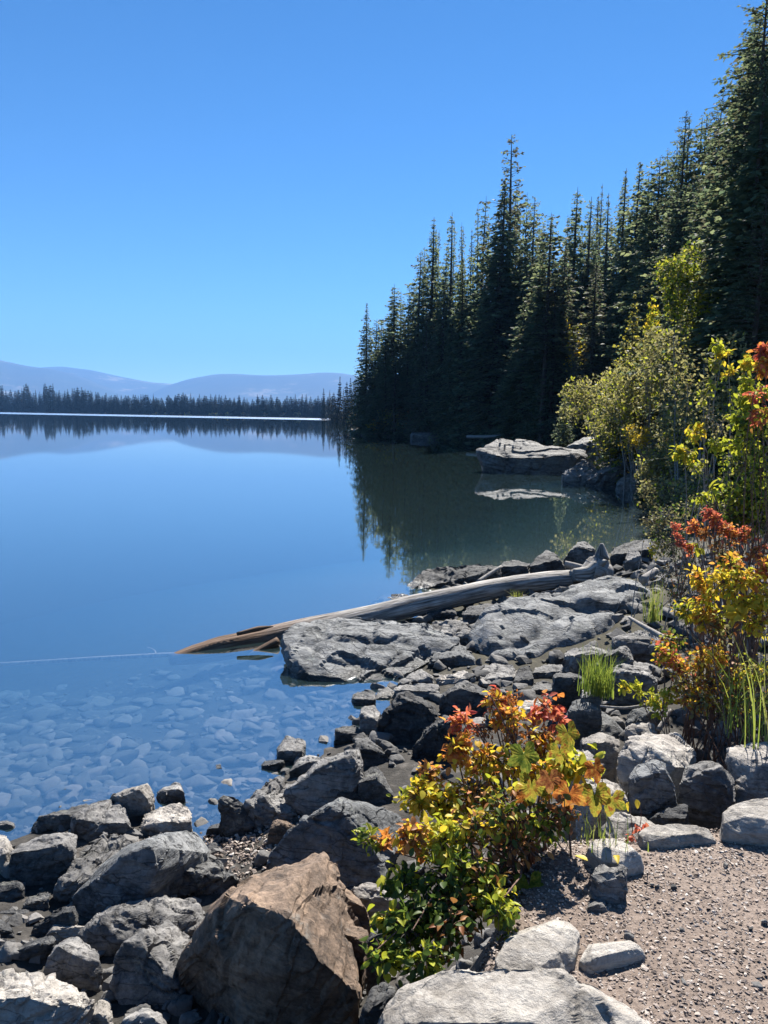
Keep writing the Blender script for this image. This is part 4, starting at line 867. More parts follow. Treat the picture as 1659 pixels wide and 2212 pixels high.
# ------------------------------------------------------------------ leafy crowns for bushes seen from some way off
def leaf_cloud(blobs, n, size, r, mats, mixp):
    """n leaf quads spread over blobs (cx,cy,cz,rx,ry,rz) with clumping"""
    vol = np.array([b[3] * b[5] for b in blobs]); ch = r.choice(len(blobs), n, p=vol / vol.sum())
    B = np.array(blobs)[ch]
    d = r.normal(0, 1, (n, 3)); d /= np.linalg.norm(d, axis=1, keepdims=True)
    rad = r.uniform(0.25, 1.0, n) ** 0.6
    P = B[:, :3] + d * rad[:, None] * B[:, 3:]
    keep = fbm(P * (1.1 / np.mean(B[:, 3])) * 2.2, 2, 4) > -0.28
    P = P[keep]; n = len(P)
    dirs = r.normal(0, 1, (n, 3)); dirs /= np.linalg.norm(dirs, axis=1, keepdims=True)
    nn = r.normal(0, .6, (n, 3)) + np.array((0, 0, 0.8)); s = np.cross(dirs, nn); s /= np.linalg.norm(s, axis=1, keepdims=True) + 1e-9
    ln = size * r.uniform(0.6, 1.3, n)[:, None]; wdt = ln * 0.32
    V = np.stack([P, P + dirs * ln * 0.5 + s * wdt, P + dirs * ln, P + dirs * ln * 0.5 - s * wdt], 1).reshape(-1, 3)
    k4 = np.arange(n) * 4; mi = r.choice(len(mats), n, p=mixp)
    return mesh_np('crown', V, np.stack([k4, k4 + 1, k4 + 2, k4 + 3], 1), [M[m] for m in mats], False, mi)
def cloud_bush(label, u, v, d, w, h, n, size, mats, mixp, seed, name='shrub', cat='shrub', group='shrubs at the forest edge', blobs=None, stemmat='twig_grey', nst=9, zlift=0.0):
    """bush whose crown is centred on (u,v) at distance d, w metres wide and h metres tall"""
    r = np.random.RandomState(seed); c = at(u, v, d); zb = gz(c[0], d); zb = max(zb, 0.0)
    base = np.array((c[0], d, zb)); root = bpy.data.objects.new(name, None); COL.objects.link(root); root.location = base
    tag(root, label, cat, group)
    cz = c[2] - zb + zlift
    bl = [(0, 0, cz, w * .34, w * .34, h * .36)]
    for k_ in range(7):
        a = r.uniform(0, 6.28); bl.append((math.cos(a) * w * .3, math.sin(a) * w * .25, cz + r.uniform(-.3, .3) * h, w * r.uniform(.16, .27), w * .2, h * r.uniform(.15, .26)))
    link('crown', leaf_cloud(bl, n, size, r, mats, mixp), root)
    st = MB()
    for k_ in range(nst):
        b = bl[k_ % len(bl)]; q = np.linspace(0, 1, 6)[:, None]
        a = np.array((r.uniform(-.12, .12) * w, r.uniform(-.1, .1) * w, -0.1)); e = np.array((b[0] + r.uniform(-.1, .1) * w, b[1], b[2] + b[5] * r.uniform(0, .7)))
        p = a * (1 - q) + e * q + np.array((0, 0, 1)) * (np.sin(q * np.pi) * 0.12 * h) + r.normal(0, 0.015 * w, (6, 3))
        st.add(*tube(p, np.linspace(0.018, 0.006, 6) * (0.6 + w * .3), 4))
    link('stems', st.mesh('stems', M[stemmat], True), root)
    return root
W = ('l_olive', 'l_lime', 'l_dusk')
cloud_bush('olive willow bush over the water beside the sunlit slab', 1320, 880, 33, 5.0, 4.4, 5200, 0.15, W, (.78, .18, .04), 1)
cloud_bush('large pale olive willow bush in the middle of the bank thicket', 1400, 830, 27, 4.4, 4.6, 6000, 0.13, W, (.72, .24, .04), 2)
cloud_bush('tallest rounded olive bush under the yellow-green aspen', 1475, 775, 25, 3.2, 3.0, 4200, 0.12, W, (.8, .16, .04), 3)
cloud_bush('darker olive bush right of the willows', 1510, 860, 19, 2.8, 3.2, 4200, 0.10, W, (.75, .1, .15), 4)
cloud_bush('low olive bush trailing into the water beside the striped rocks', 1462, 1000, 22, 2.2, 1.7, 3000, 0.11, W, (.75, .15, .10), 5)
cloud_bush('dark grey-green bush hanging over the water below the willows', 1462, 1075, 18.0, 1.9, 1.8, 3400, 0.09, W, (.55, .1, .35), 6)
cloud_bush('olive willow spilling down the bank behind the striped rocks', 1480, 930, 20.5, 2.3, 2.4, 3600, 0.10, W, (.75, .17, .08), 61)
cloud_bush('pale willow leaning out between the sunlit slab and the striped rocks', 1340, 900, 31, 3.0, 2.4, 3200, 0.13, W, (.75, .2, .05), 62)
cloud_bush('small bush with yellow leaves among the willows', 1375, 945, 25.5, 1.3, 1.1, 900, 0.11, ('l_yellow', 'l_olive'), (.6, .4), 7)
cloud_bush('orange-yellow shrub at the tip of the wooded point', 815, 922, 99, 2.6, 2.6, 1100, 0.3, ('l_yellow', 'l_orange', 'l_olive'), (.5, .25, .25), 8)
cloud_bush('yellow-green shrub under the sunlit conifer of the point', 842, 905, 97, 3.6, 4.0, 1600, 0.3, ('l_olive', 'l_lime'), (.7, .3), 9)
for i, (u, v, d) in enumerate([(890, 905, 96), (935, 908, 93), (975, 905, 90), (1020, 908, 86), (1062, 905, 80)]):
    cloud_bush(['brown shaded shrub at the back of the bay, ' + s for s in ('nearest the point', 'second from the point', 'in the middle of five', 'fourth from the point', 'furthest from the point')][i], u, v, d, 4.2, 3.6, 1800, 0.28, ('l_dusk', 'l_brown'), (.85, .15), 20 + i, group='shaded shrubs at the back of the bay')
cloud_bush('yellow-green aspen standing before the dark firs', 1486, 640, 24, 2.1, 3.9, 5200, 0.12, ('l_lime', 'l_green', 'l_olive'), (.45, .3, .25), 30, name='aspen_tree', cat='tree', group='conifers of the shoreline forest')
cloud_bush('thin yellow-green sapling right of the yellow-edged conifer', 1412, 690, 30, 0.7, 1.9, 420, 0.13, ('l_lime', 'l_yellow'), (.7, .3), 31, name='sapling', cat='tree', group='conifers of the shoreline forest')
cloud_bush('patch of yellow aspen leaves glowing between the dark trunks', 1245, 745, 60, 2.2, 4.2, 420, 0.24, ('l_yellow', 'l_lime'), (.7, .3), 32, name='aspen_tree', cat='tree', group='conifers of the shoreline forest')
for i in range(26):
    u = rt.uniform(-5, 715); d = far_shore(u) - 1
    p = at(u, 890, d)
    cloud_bush('small autumn bush at the foot of the far shore trees', u, 896 - 0.0 * u, d, rt.uniform(5, 9), rt.uniform(4, 7), 130, 1.1, [('l_yellow', 'l_olive'), ('l_olive', 'l_dusk'), ('l_orange', 'l_olive')][i % 3], (.4, .6), 100 + i, group='autumn bushes along the far shore', nst=3)

# ------------------------------------------------------------------ the grounded log and driftwood
def log_tube(pts, rad, sides, seed, rough=0.10, uvs=True, name='trunk', mat='log', fine=6, shift=0.0):
    pts = np.asarray(pts, float); q = np.linspace(0, len(pts) - 1, (len(pts) - 1) * fine + 1)
    P = np.stack([np.interp(q, range(len(pts)), pts[:, i]) for i in range(3)], 1)
    for _ in range(3): P[1:-1] = (P[:-2] + 2 * P[1:-1] + P[2:]) / 4
    rr = np.interp(q, range(len(pts)), rad)
    V, F = tube(P, rr, sides)
    cenr = np.repeat(P, sides, 0); dv = V - cenr
    ang = np.tile(np.arange(sides), len(P)); al = np.repeat(np.cumsum(np.r_[0, np.linalg.norm(np.diff(P, axis=0), axis=1)]), sides)
    c_, s_ = np.cos(ang * 2 * np.pi / sides), np.sin(ang * 2 * np.pi / sides)
    n = fbm(np.c_[c_ * 2.2, s_ * 2.2, al * 0.9], 3, seed) + 0.6 * vnoise(np.c_[c_ * 6, s_ * 6, al * 1.2], seed + 4)
    V = cenr + dv * (1 + rough * n)[:, None]
    # closed ends
    m = len(P); V = np.concatenate([V, P[:1], P[-1:]]); a, b = len(V) - 2, len(V) - 1
    j = np.arange(sides); j2 = (j + 1) % sides; o = (m - 1) * sides
    F = np.concatenate([F, np.stack([j2, j, np.full(sides, a), np.full(sides, a)], 1)[:, [0, 1, 2, 2]], np.stack([o + j, o + j2, np.full(sides, b), np.full(sides, b)], 1)])
    faces = [tuple(dict.fromkeys(f)) for f in F.tolist()]
    me = bpy.data.meshes.new(name); me.from_pydata(V.tolist(), [], faces); me.materials.append(M[mat])
    me.polygons.foreach_set('use_smooth', [True] * len(me.polygons))
    uv = me.uv_layers.new(name='UVMap'); al2 = np.r_[al, 0, al[-1]]; an2 = np.r_[np.abs(ang / sides - 0.5), 0, 0]
    li = np.zeros(len(me.loops), np.int32); me.loops.foreach_get('vertex_index', li)
    uv.data.foreach_set('uv', np.c_[al2[li] + shift, an2[li]].ravel().astype(np.float32))
    me.update(); return me
LOGTOP = [(368, 1415), (420, 1394), (474, 1377), (566, 1358), (674, 1335), (783, 1312), (894, 1287), (1021, 1262), (1100, 1247), (1180, 1237), (1262, 1231)]
LR = [0.06, 0.11, 0.14, 0.15, 0.148, 0.143, 0.138, 0.132, 0.132, 0.135, 0.14]
lp = []
for (u, v), r_ in zip(LOGTOP, LR):
    d = dc(v, 8.12 + (u - 385) / 905 * 2.78); p = at(u, v, d); p[2] -= r_ * 0.95; lp.append(p)
base = lp[5].copy()
log = bpy.data.objects.new('fallen_log', None); COL.objects.link(log); log.location = base
tag(log, 'long bleached log resting on the shore with its tip in the lake', 'log')
link('trunk', log_tube(np.array(lp) - base, LR, 22, 3), log)
rp = [at(1235, 1244, 10.66), at(1268, 1243, 10.72), at(1290, 1228, 10.78), at(1300, 1205, 10.82), at(1300, 1174, 10.82)]
link('root', log_tube(np.array(rp) - base, [0.10, 0.14, 0.16, 0.11, 0.02], 16, 9, 0.4, shift=5), log)
rp = [at(1285, 1235, 10.74), at(1305, 1240, 10.7), at(1312, 1256, 10.65)]
link('root', log_tube(np.array(rp) - base, [0.17, 0.15, 0.07], 12, 12, 0.2, shift=6), log)
for q_, (du, dv, dd) in enumerate([(22, -14, -.25), (24, 6, -.1), (8, -30, .2), (16, -20, .3)]):
    rp = [at(1288, 1226, 10.78), at(1288 + du * .6, 1226 + dv * .7, 10.78 + dd * .6), at(1288 + du, 1226 + dv, 10.78 + dd)]
    link('root', log_tube(np.array(rp) - base, [0.09, 0.05, 0.015], 8, 30 + q_, 0.3, shift=7), log)
rp = [at(512, 1370, 8.3), at(560, 1358, 8.42), at(590, 1353, 8.5)]
link('bark_strip', log_tube(np.array(rp) - base, [0.02, 0.03, 0.008], 8, 14, 0.3), log)
rp = [at(600, 1385, 8.35), at(560, 1405, 8.2), at(540, 1416, 8.1)]
link('branch_stub', log_tube(np.array(rp) - base, [0.05, 0.04, 0.03], 8, 16), log)

def stick(name, label, pts, r0, r1, mat='twig_grey', cat='branch', group='driftwood'):
    P = [at(*p) for p in pts]; b = P[0].copy(); P = np.array(P) - b
    o = link(name, log_tube(P, np.linspace(r0, r1, len(P)), 7, len(label), 0.12, mat=mat, fine=4), loc=b); return tag(o, label, cat, group)
def sunk(u, v, z): r = ray(u, v); return (u, v, (z - CAM_H) / r.z)
stick('sunken_branch', 'thin pale sunken pole running left from the tip of the log', [sunk(-20, 1436, -.05), sunk(120, 1428, -.04), sunk(280, 1419, -.035), sunk(390, 1413, -.03)], 0.02, 0.028)
stick('sunken_branch', 'hooked twig under water just left of the log tip', [sunk(330, 1418, -.03), sunk(338, 1410, -.03), sunk(330, 1402, -.03), sunk(318, 1398, -.03)], 0.012, 0.006)
stick('sunken_branch', 'sunken branch slanting up from the left edge of the lake bed', [sunk(-10, 1655, -.3), sunk(40, 1610, -.32), sunk(75, 1565, -.34), sunk(110, 1535, -.36)], 0.03, 0.015, mat='twig')
pH = lambda x, y, d: (*px('H', x, y), d)
stick('drift_branch', 'straight pale branch leaning on the log from behind', [pH(525, 335, 10.7), pH(590, 290, 10.9), pH(655, 250, 11.1)], 0.03, 0.022)
stick('drift_branch', 'short pale log piece left of the upturned root', [pH(1000, 235, 11.5), pH(1060, 250, 11.45), pH(1125, 270, 11.4)], 0.05, 0.06)
pF = lambda x, y, d: (*px('F', x, y), d)
stick('drift_branch', 'pale broken stick end beside the huge tilted rock', [pF(660, 775, 9.0), pF(720, 735, 9.1), pF(770, 700, 9.2)], 0.055, 0.05)
stick('drift_branch', 'bare grey branch reaching from the right bush over the rocks', [pF(555, 1065, 6.4), pF(640, 1120, 6.2), pF(780, 1200, 6.0), pF(930, 1290, 5.8)], 0.012, 0.03)
stick('drift_branch', 'long bare twig lying above the dark square block', [pF(330, 1770, 5.0), pF(530, 1790, 5.0), pF(700, 1760, 5.0), pF(900, 1740, 4.9)], 0.008, 0.014)
stick('drift_branch', 'short bleached stick propped behind the great tilted slab', [pF(790, 1960, 4.75), pF(840, 1880, 4.8), pF(890, 1800, 4.85)], 0.016, 0.012)
pI = lambda x, y, d: (*px('I', x, y), d)
stick('drift_log', 'pale drift log along the shaded shore at the back of the bay', [pI(690, 280, 72), pI(790, 281, 70), pI(890, 274, 68)], 0.16, 0.12, cat='log')

# ------------------------------------------------------------------ leaves
def leaf_mesh(name, mat, w=0.33, curl=0.12, fold=0.10):
    ys = [0, .18, .42, .68, .88, 1.0]; ws = [0.02, .72, 1.0, .78, .38, 0.0]
    V = []; F = []
    for y, s in zip(ys, ws):
        z = -curl * y * y
        V += [(-w * s, y, z + fold * s), (0, y, z), (w * s, y, z + fold * s)]
    for i in range(len(ys) - 1):
        a = i * 3; F += [(a, a + 1, a + 4, a + 3), (a + 1, a + 2, a + 5, a + 4)]
    return mesh_np(name, V, F, M[mat], True), np.array(V), np.array(F)
def lobed_mesh(name, mat, seed):
    """a five-lobed toothed leaf drooping from its stalk"""
    r = np.random.RandomState(seed); n = 60; V = [(0, 0.0, 0)]; F = []
    lob = [(-2.25, .62), (-1.2, .88), (0, 1.05), (1.2, .88), (2.25, .62)]
    for i in range(n + 1):
        a = -2.85 + 5.7 * i / n
        rr = 0.50 + max(0.55 * l * max(0, 1 - abs(a - c) / 0.62) ** 0.8 for c, l in lob) + 0.025 * ((i % 2) * 2 - 1)
        x, y = rr * math.sin(a), rr * math.cos(a)
        V.append((x, y, -0.20 * (x * x + max(y, 0) ** 2) + 0.07 * abs(math.sin(a * 2.6)) + r.normal(0, .012)))
    for ring in (0.55,):
        inner = [(x * ring, y * ring, z * ring * 0.6 + 0.03 * (k_ % 3 == 0)) for k_, (x, y, z) in enumerate(V[1:])]
    m = n + 1; V = [V[0]] + inner + V[1:]
    for i in range(n):
        F.append((0, 1 + i, 2 + i)); F.append((1 + i, 1 + m + i, 2 + m + i)); F.append((1 + i, 2 + m + i, 2 + i))
    return mesh_np(name, V, F, M[mat], True)
PAL = {'R': 'l_red', 'O': 'l_orange', 'Y': 'l_yellow', 'L': 'l_lime', 'G': 'l_green', 'B': 'l_brown', 'V': 'l_olive', 'D': 'l_dusk'}
LEAF = {}
for kk, mm in PAL.items():
    LEAF[kk] = [leaf_mesh('leaf', mm, 0.34, 0.15, 0.10), leaf_mesh('leaf', mm, 0.25, 0.30, 0.14)]
def frame(y, nz):
    y = y / np.linalg.norm(y); x = np.cross(y, nz); x /= np.linalg.norm(x) + 1e-9; return np.stack([x, y, np.cross(x, y)], 1)
def leafy(name, label, base, clusters, group, seed, nparts=150, cat='bush', stem='twig', stem_r=0.006, roots=1, spread=0.12, twigs=True, lay=0.6, aim=None, nstem=2, dens=1.0, big=1.0):
    """clusters: (x, y, z, radius, number, leaf length, palette string)"""
    r = np.random.RandomState(seed); base = np.asarray(base, float)
    root = bpy.data.objects.new(name, None); COL.objects.link(root); root.location = base
    tag(root, label, cat, group)
    leaves = []; st = MB()
    for (x, y, z, rad, n, ls, pal) in clusters:
        n = int(n * dens); ls = ls * big
        c = np.array((x, y, z)) - base
        for _ in range(nstem):
            a = np.array((r.normal(0, spread), r.normal(0, spread), -0.04)); e = c + r.normal(0, rad * 0.35, 3)
            q = np.linspace(0, 1, 7)[:, None]
            L = np.linalg.norm(e - a)
            p = a * (1 - q) + e * q + np.array((0, 0, 1.0)) * np.sin(q * np.pi) * 0.10 * L + np.cumsum(r.normal(0, 0.012 + 0.028 * L, (7, 3)), 0) * q * (1.15 - q)
            st.add(*tube(p, np.linspace(stem_r, stem_r * 0.35, 7), 5))
        tips = []
        for k_ in range(max(2, n // 7)):
            d = r.normal(0, 1, 3); d /= np.linalg.norm(d); e = c + d * rad * r.uniform(0.5, 1.0) * np.array((1, 0.8, 0.9)); tips.append((e, d))
            if twigs:
                q = np.linspace(0, 1, 4)[:, None]; p = c * (1 - q) + e * q + np.array((0, 0, .1)) * rad * np.sin(q * np.pi)
                st.add(*tube(p, np.linspace(stem_r * 0.45, stem_r * 0.2, 4), 3))
        for k_ in range(n):
            e, d = tips[r.randint(len(tips))]; s = r.uniform(0.35, 1.05)
            p = c * (1 - s) + e * s + r.normal(0, rad * 0.13 + 0.006, 3)
            ax = d * 0.7 + r.normal(0, 0.55, 3) + np.array((0, 0, -0.25)); nz = r.normal(0, lay, 3) + np.array((0.1, 0.15, 1.0))
            leaves.append((p, frame(ax, nz), ls * r.uniform(0.7, 1.25), pal[r.randint(len(pal))], r.randint(2)))
    link('stems', st.mesh('stems', M[stem], True), root)['kind'] = 'stuff'
    # the leaves nearest the camera side and largest are single parts
    order = sorted(range(len(leaves)), key=lambda i: -leaves[i][2] / (np.linalg.norm(leaves[i][0] + base - np.array((0, 0, CAM_H)))) + 0.02 * r.rand())
    for i in order[:nparts]:
        p, fm, s, pk, sh = leaves[i]
        o = bpy.data.objects.new('leaf', LEAF[pk][sh][0]); COL.objects.link(o); o.parent = root
        o.matrix_local = Matrix.Translation(p) @ Matrix(fm.tolist()).to_4x4() @ Matrix.Diagonal((s, s, s, 1))
    rest = order[nparts:]
    if rest:
        mats = sorted(set(leaves[i][3] for i in rest)); mb = MB()
        for i in rest:
            p, fm, s, pk, sh = leaves[i]; _, V, F = LEAF[pk][sh]
            mb.add(V @ fm.T * s + p, F, mats.index(pk))
        o = link('foliage', mb.mesh('foliage', [M[PAL[m_]] for m_ in mats], True), root); o['kind'] = 'stuff'
    return root
def cl(reg, x, y, d, rpx, n, ls, pal):
    u, v = px(reg, x, y); d = dc(max(v, 1300), d); p = at(u, v, d); rad = rpx * REG[reg][2] * KD / FD * d
    return (*p, rad, n, ls, pal)
# --- the autumn bush at the centre
bb = at(*px('D', 1060, 1230), 2.72); bb[2] = max(gz(bb[0], bb[1]), 0.8)
CB = [cl('D', 640, 370, 3.00, 85, 34, .036, 'ROR'), cl('D', 840, 250, 3.05, 95, 46, .034, 'ROOY'), cl('D', 1130, 280, 3.08, 95, 34, .040, 'RRO'), cl('D', 900, 350, 3.0, 120, 60, .032, 'OYO'),
      cl('D', 1220, 350, 3.05, 70, 14, .042, 'R'), cl('D', 610, 540, 2.92, 105, 64, .034, 'OOY'), cl('D', 760, 610, 2.9, 150, 90, .032, 'YOY'), cl('D', 930, 620, 2.9, 150, 70, .032, 'YYLO'),
      cl('D', 1090, 480, 2.98, 130, 70, .034, 'OBY'), cl('D', 420, 700, 2.86, 100, 50, .032, 'BOY'), cl('D', 380, 810, 2.8, 120, 80, .034, 'YYL'), cl('D', 520, 860, 2.8, 150, 100, .033, 'YLY'),
      cl('D', 700, 800, 2.82, 170, 90, .032, 'YOLB'), cl('D', 340, 1060, 2.74, 110, 60, .036, 'OBY'), cl('D', 500, 1080, 2.74, 160, 110, .033, 'LYL'), cl('D', 700, 1000, 2.78, 170, 80, .032, 'LYBG'),
      cl('D', 860, 900, 2.85, 190, 90, .032, 'BGLY'), cl('D', 930, 1080, 2.84, 190, 80, .032, 'BGB'), cl('D', 1120, 980, 2.86, 140, 60, .034, 'BGL'), cl('D', 1240, 600, 2.9, 110, 46, .044, 'LLY'),
      cl('D', 1330, 640, 2.9, 90, 26, .046, 'LY'), cl('D', 1120, 700, 2.84, 120, 50, .036, 'YLO'), cl('D', 1240, 900, 2.86, 120, 40, .034, 'BBG'), cl('D', 280, 1330, 2.66, 120, 60, .036, 'LGG'),
      cl('D', 520, 1290, 2.66, 170, 90, .034, 'GGL'), cl('D', 420, 1480, 2.58, 170, 110, .034, 'GGGG'), cl('D', 600, 1480, 2.58, 150, 70, .034, 'GGB'), cl('D', 780, 1400, 2.6, 130, 70, .036, 'LGY'),
      cl('D', 850, 1510, 2.52, 120, 46, .038, 'LLG'), cl('D', 300, 1600, 2.52, 170, 90, .036, 'GGL'), cl('D', 560, 1600, 2.5, 150, 70, .034, 'GGB'), cl('D', 720, 1250, 2.68, 150, 70, .034, 'BGL'),
      cl('D', 190, 1530, 2.56, 70, 22, .040, 'LY'), cl('D', 70, 1060, 2.85, 75, 22, .032, 'LG'), cl('D', 190, 1090, 2.83, 70, 20, .032, 'OO'), cl('D', 160, 1760, 2.44, 130, 50, .036, 'GL'), cl('D', 420, 1780, 2.40, 150, 60, .036, 'GGL'),
      cl('D', 960, 230, 3.06, 60, 26, .014, 'BO'), cl('D', 760, 430, 2.98, 80, 40, .016, 'BBO'), cl('D', 930, 460, 2.95, 80, 40, .016, 'BO')]
CB = [tuple(np.array((0, 0, CAM_H)) + (np.array(c[:3]) - np.array((0, 0, CAM_H))) * (0.94 if c[2] < 1.12 else 1.0)) + c[3:] for c in CB]
bush = leafy('autumn_bush', 'autumn bush of red, orange, yellow and green leaves at the path edge', bb, CB, 'bushes along the path', 5, 290, spread=0.10, nstem=2, dens=2.5, big=0.9)
for j, (x, y, d, s, mt, rz) in enumerate([(1000, 560, 2.82, .085, 'l_green', .3), (1045, 740, 2.78, .080, 'l_lime', -.2), (1260, 430, 2.86, .075, 'l_lime', .5), (1150, 700, 2.76, .06, 'l_brown', .1), (1270, 790, 2.74, .078, 'l_orange', -.4),
                                     (1420, 640, 2.84, .065, 'l_orange', .6), (1420, 800, 2.78, .085, 'l_yellow', .1), (1520, 820, 2.8, .072, 'l_lime', -.5), (1030, 1340, 2.56, .085, 'l_green', .2), (1000, 800, 2.80, .055, 'l_orange', .4), (1210, 540, 2.9, .06, 'l_yellow', 0)]):
    p = at(*px('D', x, y), d * 0.95) - bb; me_ = lobed_mesh('leaf', mt.replace('l_', 'b_').replace('yellow', 'lime'), j)
    o = bpy.data.objects.new('leaf', me_); COL.objects.link(o); o.parent = bush
    fm = frame(np.array((math.sin(rz) * .5, -0.35, -0.9)), np.array((math.sin(rz * 2) * .4, -0.75, 0.55)))
    o.matrix_local = Matrix.Translation(p) @ Matrix(fm.tolist()).to_4x4() @ Matrix.Diagonal((s * .88, s * .88, s * .88, 1))
    o['label'] = 'large lobed drooping leaf'
sb = at(*px('E', 858, 560), 2.84); sb[2] = gz(sb[0], sb[1])
leafy('seedling', 'thin seedling with two yellow leaves beside the sloping pale slab', sb, [cl('E', 820, 360, 3.02, 18, 2, .05, 'Y'), cl('E', 878, 382, 3.02, 18, 2, .05, 'Y')], 'bushes along the path', 8, 10, 'seedling', stem_r=.003, spread=.004, nstem=1, twigs=False)
sb = at(*px('E', 900, 580), 2.78); sb[2] = 1.0
leafy('seedling', 'tiny bright red seedling on the thin sunlit slab', sb, [cl('E', 900, 525, 2.96, 26, 7, .03, 'R'), cl('E', 840, 585, 2.9, 22, 7, .025, 'R'), cl('E', 940, 505, 2.96, 16, 4, .035, 'R')], 'bushes along the path', 9, 20, 'seedling', stem_r=.002, spread=.004, nstem=1, twigs=False)
sb = at(*px('D', 1480, 640), 3.22); sb[2] = gz(sb[0], sb[1])
leafy('seedling', 'sprig with four yellow-green leaves against the square block', sb, [cl('D', 1430, 535, 3.4, 20, 2, .05, 'L'), cl('D', 1500, 550, 3.4, 22, 2, .05, 'L'), cl('D', 1480, 630, 3.4, 25, 2, .05, 'L')], 'bushes along the path', 10, 10, 'seedling', stem_r=.003, spread=.004, nstem=1, twigs=False)
# --- bushes along the right edge
def rb(label, bx, by, bd, clusters, seed, nparts=140, **kw):
    b = at(*px('F', bx, by), bd * 0.97); b[2] = gz(b[0], b[1])
    return leafy('autumn_bush', label, b, clusters, 'bushes along the right bank', seed, nparts, dens=2.2, big=0.95, **kw)
rb('bright yellow-leaved bush at the right edge above the long grass', 1400, 1700, 4.9,
   [cl('F', 1100, 760, 4.9, 110, 46, .042, 'YYO'), cl('F', 1300, 800, 4.8, 150, 70, .042, 'YYL'), cl('F', 1500, 760, 4.8, 150, 80, .042, 'YYOL'), cl('F', 1620, 900, 4.7, 140, 60, .044, 'YYL'), cl('F', 1180, 920, 4.9, 130, 60, .040, 'YOL'),
    cl('F', 1420, 960, 4.75, 170, 90, .042, 'YYL'), cl('F', 1000, 1020, 4.95, 120, 60, .038, 'LGY'), cl('F', 1150, 1080, 4.85, 110, 50, .042, 'YYO'), cl('F', 1560, 1120, 4.7, 150, 80, .04, 'YLB'), cl('F', 1250, 1150, 4.8, 150, 70, .036, 'LBV'),
    cl('F', 1440, 1060, 4.6, 50, 8, .085, 'Y'), cl('F', 1640, 680, 4.8, 100, 50, .044, 'YOR'), cl('F', 1360, 660, 4.9, 110, 50, .042, 'LYO')], 41, 190, stem_r=.006, spread=.25)
rb('low twiggy bush of pinkish and brown leaves in the right thicket', 1250, 1900, 4.8,
   [cl('F', 860, 1380, 5.0, 130, 90, .034, 'ROYL'), cl('F', 960, 1460, 4.95, 120, 90, .032, 'OYR'), cl('F', 1120, 1400, 4.9, 150, 90, .034, 'VYO'), cl('F', 1250, 1370, 4.8, 130, 80, .036, 'YYO'), cl('F', 1000, 1600, 4.85, 160, 100, .030, 'BVY'),
    cl('F', 1200, 1600, 4.8, 180, 120, .030, 'BVYO'), cl('F', 1400, 1550, 4.75, 180, 120, .030, 'BVL'), cl('F', 1120, 1750, 4.75, 150, 90, .032, 'VOY'), cl('F', 1350, 1780, 4.7, 170, 100, .030, 'BVL'), cl('F', 1570, 1500, 4.65, 160, 90, .032, 'LVY'), cl('F', 1560, 1750, 4.6, 150, 90, .03, 'BVL'), cl('F', 900, 1250, 5.1, 120, 60, .034, 'GLB')], 42, 150, stem_r=.005, nstem=2, spread=.3)
rb('yellow-green leafy sprigs spreading low over the stones', 1000, 1800, 4.85,
   [cl('F', 520, 1620, 5.0, 60, 20, .042, 'LLY'), cl('F', 620, 1640, 5.0, 70, 26, .038, 'L'), cl('F', 740, 1700, 4.95, 80, 34, .038, 'LLY'), cl('F', 880, 1690, 4.9, 80, 34, .036, 'LY'), cl('F', 800, 1790, 4.85, 70, 24, .036, 'L'), cl('F', 990, 1720, 4.85, 60, 20, .036, 'YO')], 43, 120, stem_r=.004, nstem=1, spread=.03)
rb('shrub with red spike-shaped leaf sprays', 1350, 1000, 5.7,
   [cl('F', 925, 350, 5.8, 30, 34, .022, 'R'), cl('F', 940, 420, 5.8, 28, 34, .022, 'R'), cl('F', 970, 480, 5.75, 36, 44, .024, 'R'), cl('F', 1030, 530, 5.75, 48, 50, .028, 'RRO'), cl('F', 1070, 360, 5.8, 60, 50, .03, 'RO'), cl('F', 1190, 240, 5.8, 50, 44, .03, 'R'),
    cl('F', 1250, 300, 5.75, 60, 50, .03, 'RRO'), cl('F', 1340, 380, 5.7, 90, 80, .034, 'ROO'), cl('F', 1430, 430, 5.7, 90, 70, .034, 'RO'), cl('F', 1150, 410, 5.75, 70, 40, .03, 'OB'), cl('F', 1560, 560, 5.6, 120, 60, .036, 'ROB'), cl('F', 1300, 520, 5.7, 120, 50, .03, 'BD')], 44, 150, stem_r=.006)
rb('green and yellow-green leafy bush above the red spikes', 1500, 900, 6.4,
   [cl('F', 1460, 120, 6.2, 150, 110, .046, 'LLG'), cl('F', 1600, 180, 6.1, 150, 110, .046, 'LGL'), cl('F', 1400, 260, 6.2, 130, 80, .042, 'LGV'), cl('F', 1560, 330, 6.1, 150, 90, .042, 'LGV'), cl('F', 1320, 90, 6.3, 90, 40, .046, 'LG'), cl('F', 1200, 55, 6.0, 30, 4, .09, 'L'),
    cl('F', 1130, 120, 6.6, 70, 30, .04, 'L'), cl('F', 1250, 180, 6.5, 120, 50, .036, 'GVD'), cl('F', 1100, 510, 6.0, 34, 4, .08, 'L'), cl('F', 1330, 620, 6.0, 100, 40, .05, 'LG'), cl('F', 1600, -60, 6.2, 140, 70, .044, 'LGL')], 45, 150, stem_r=.009)
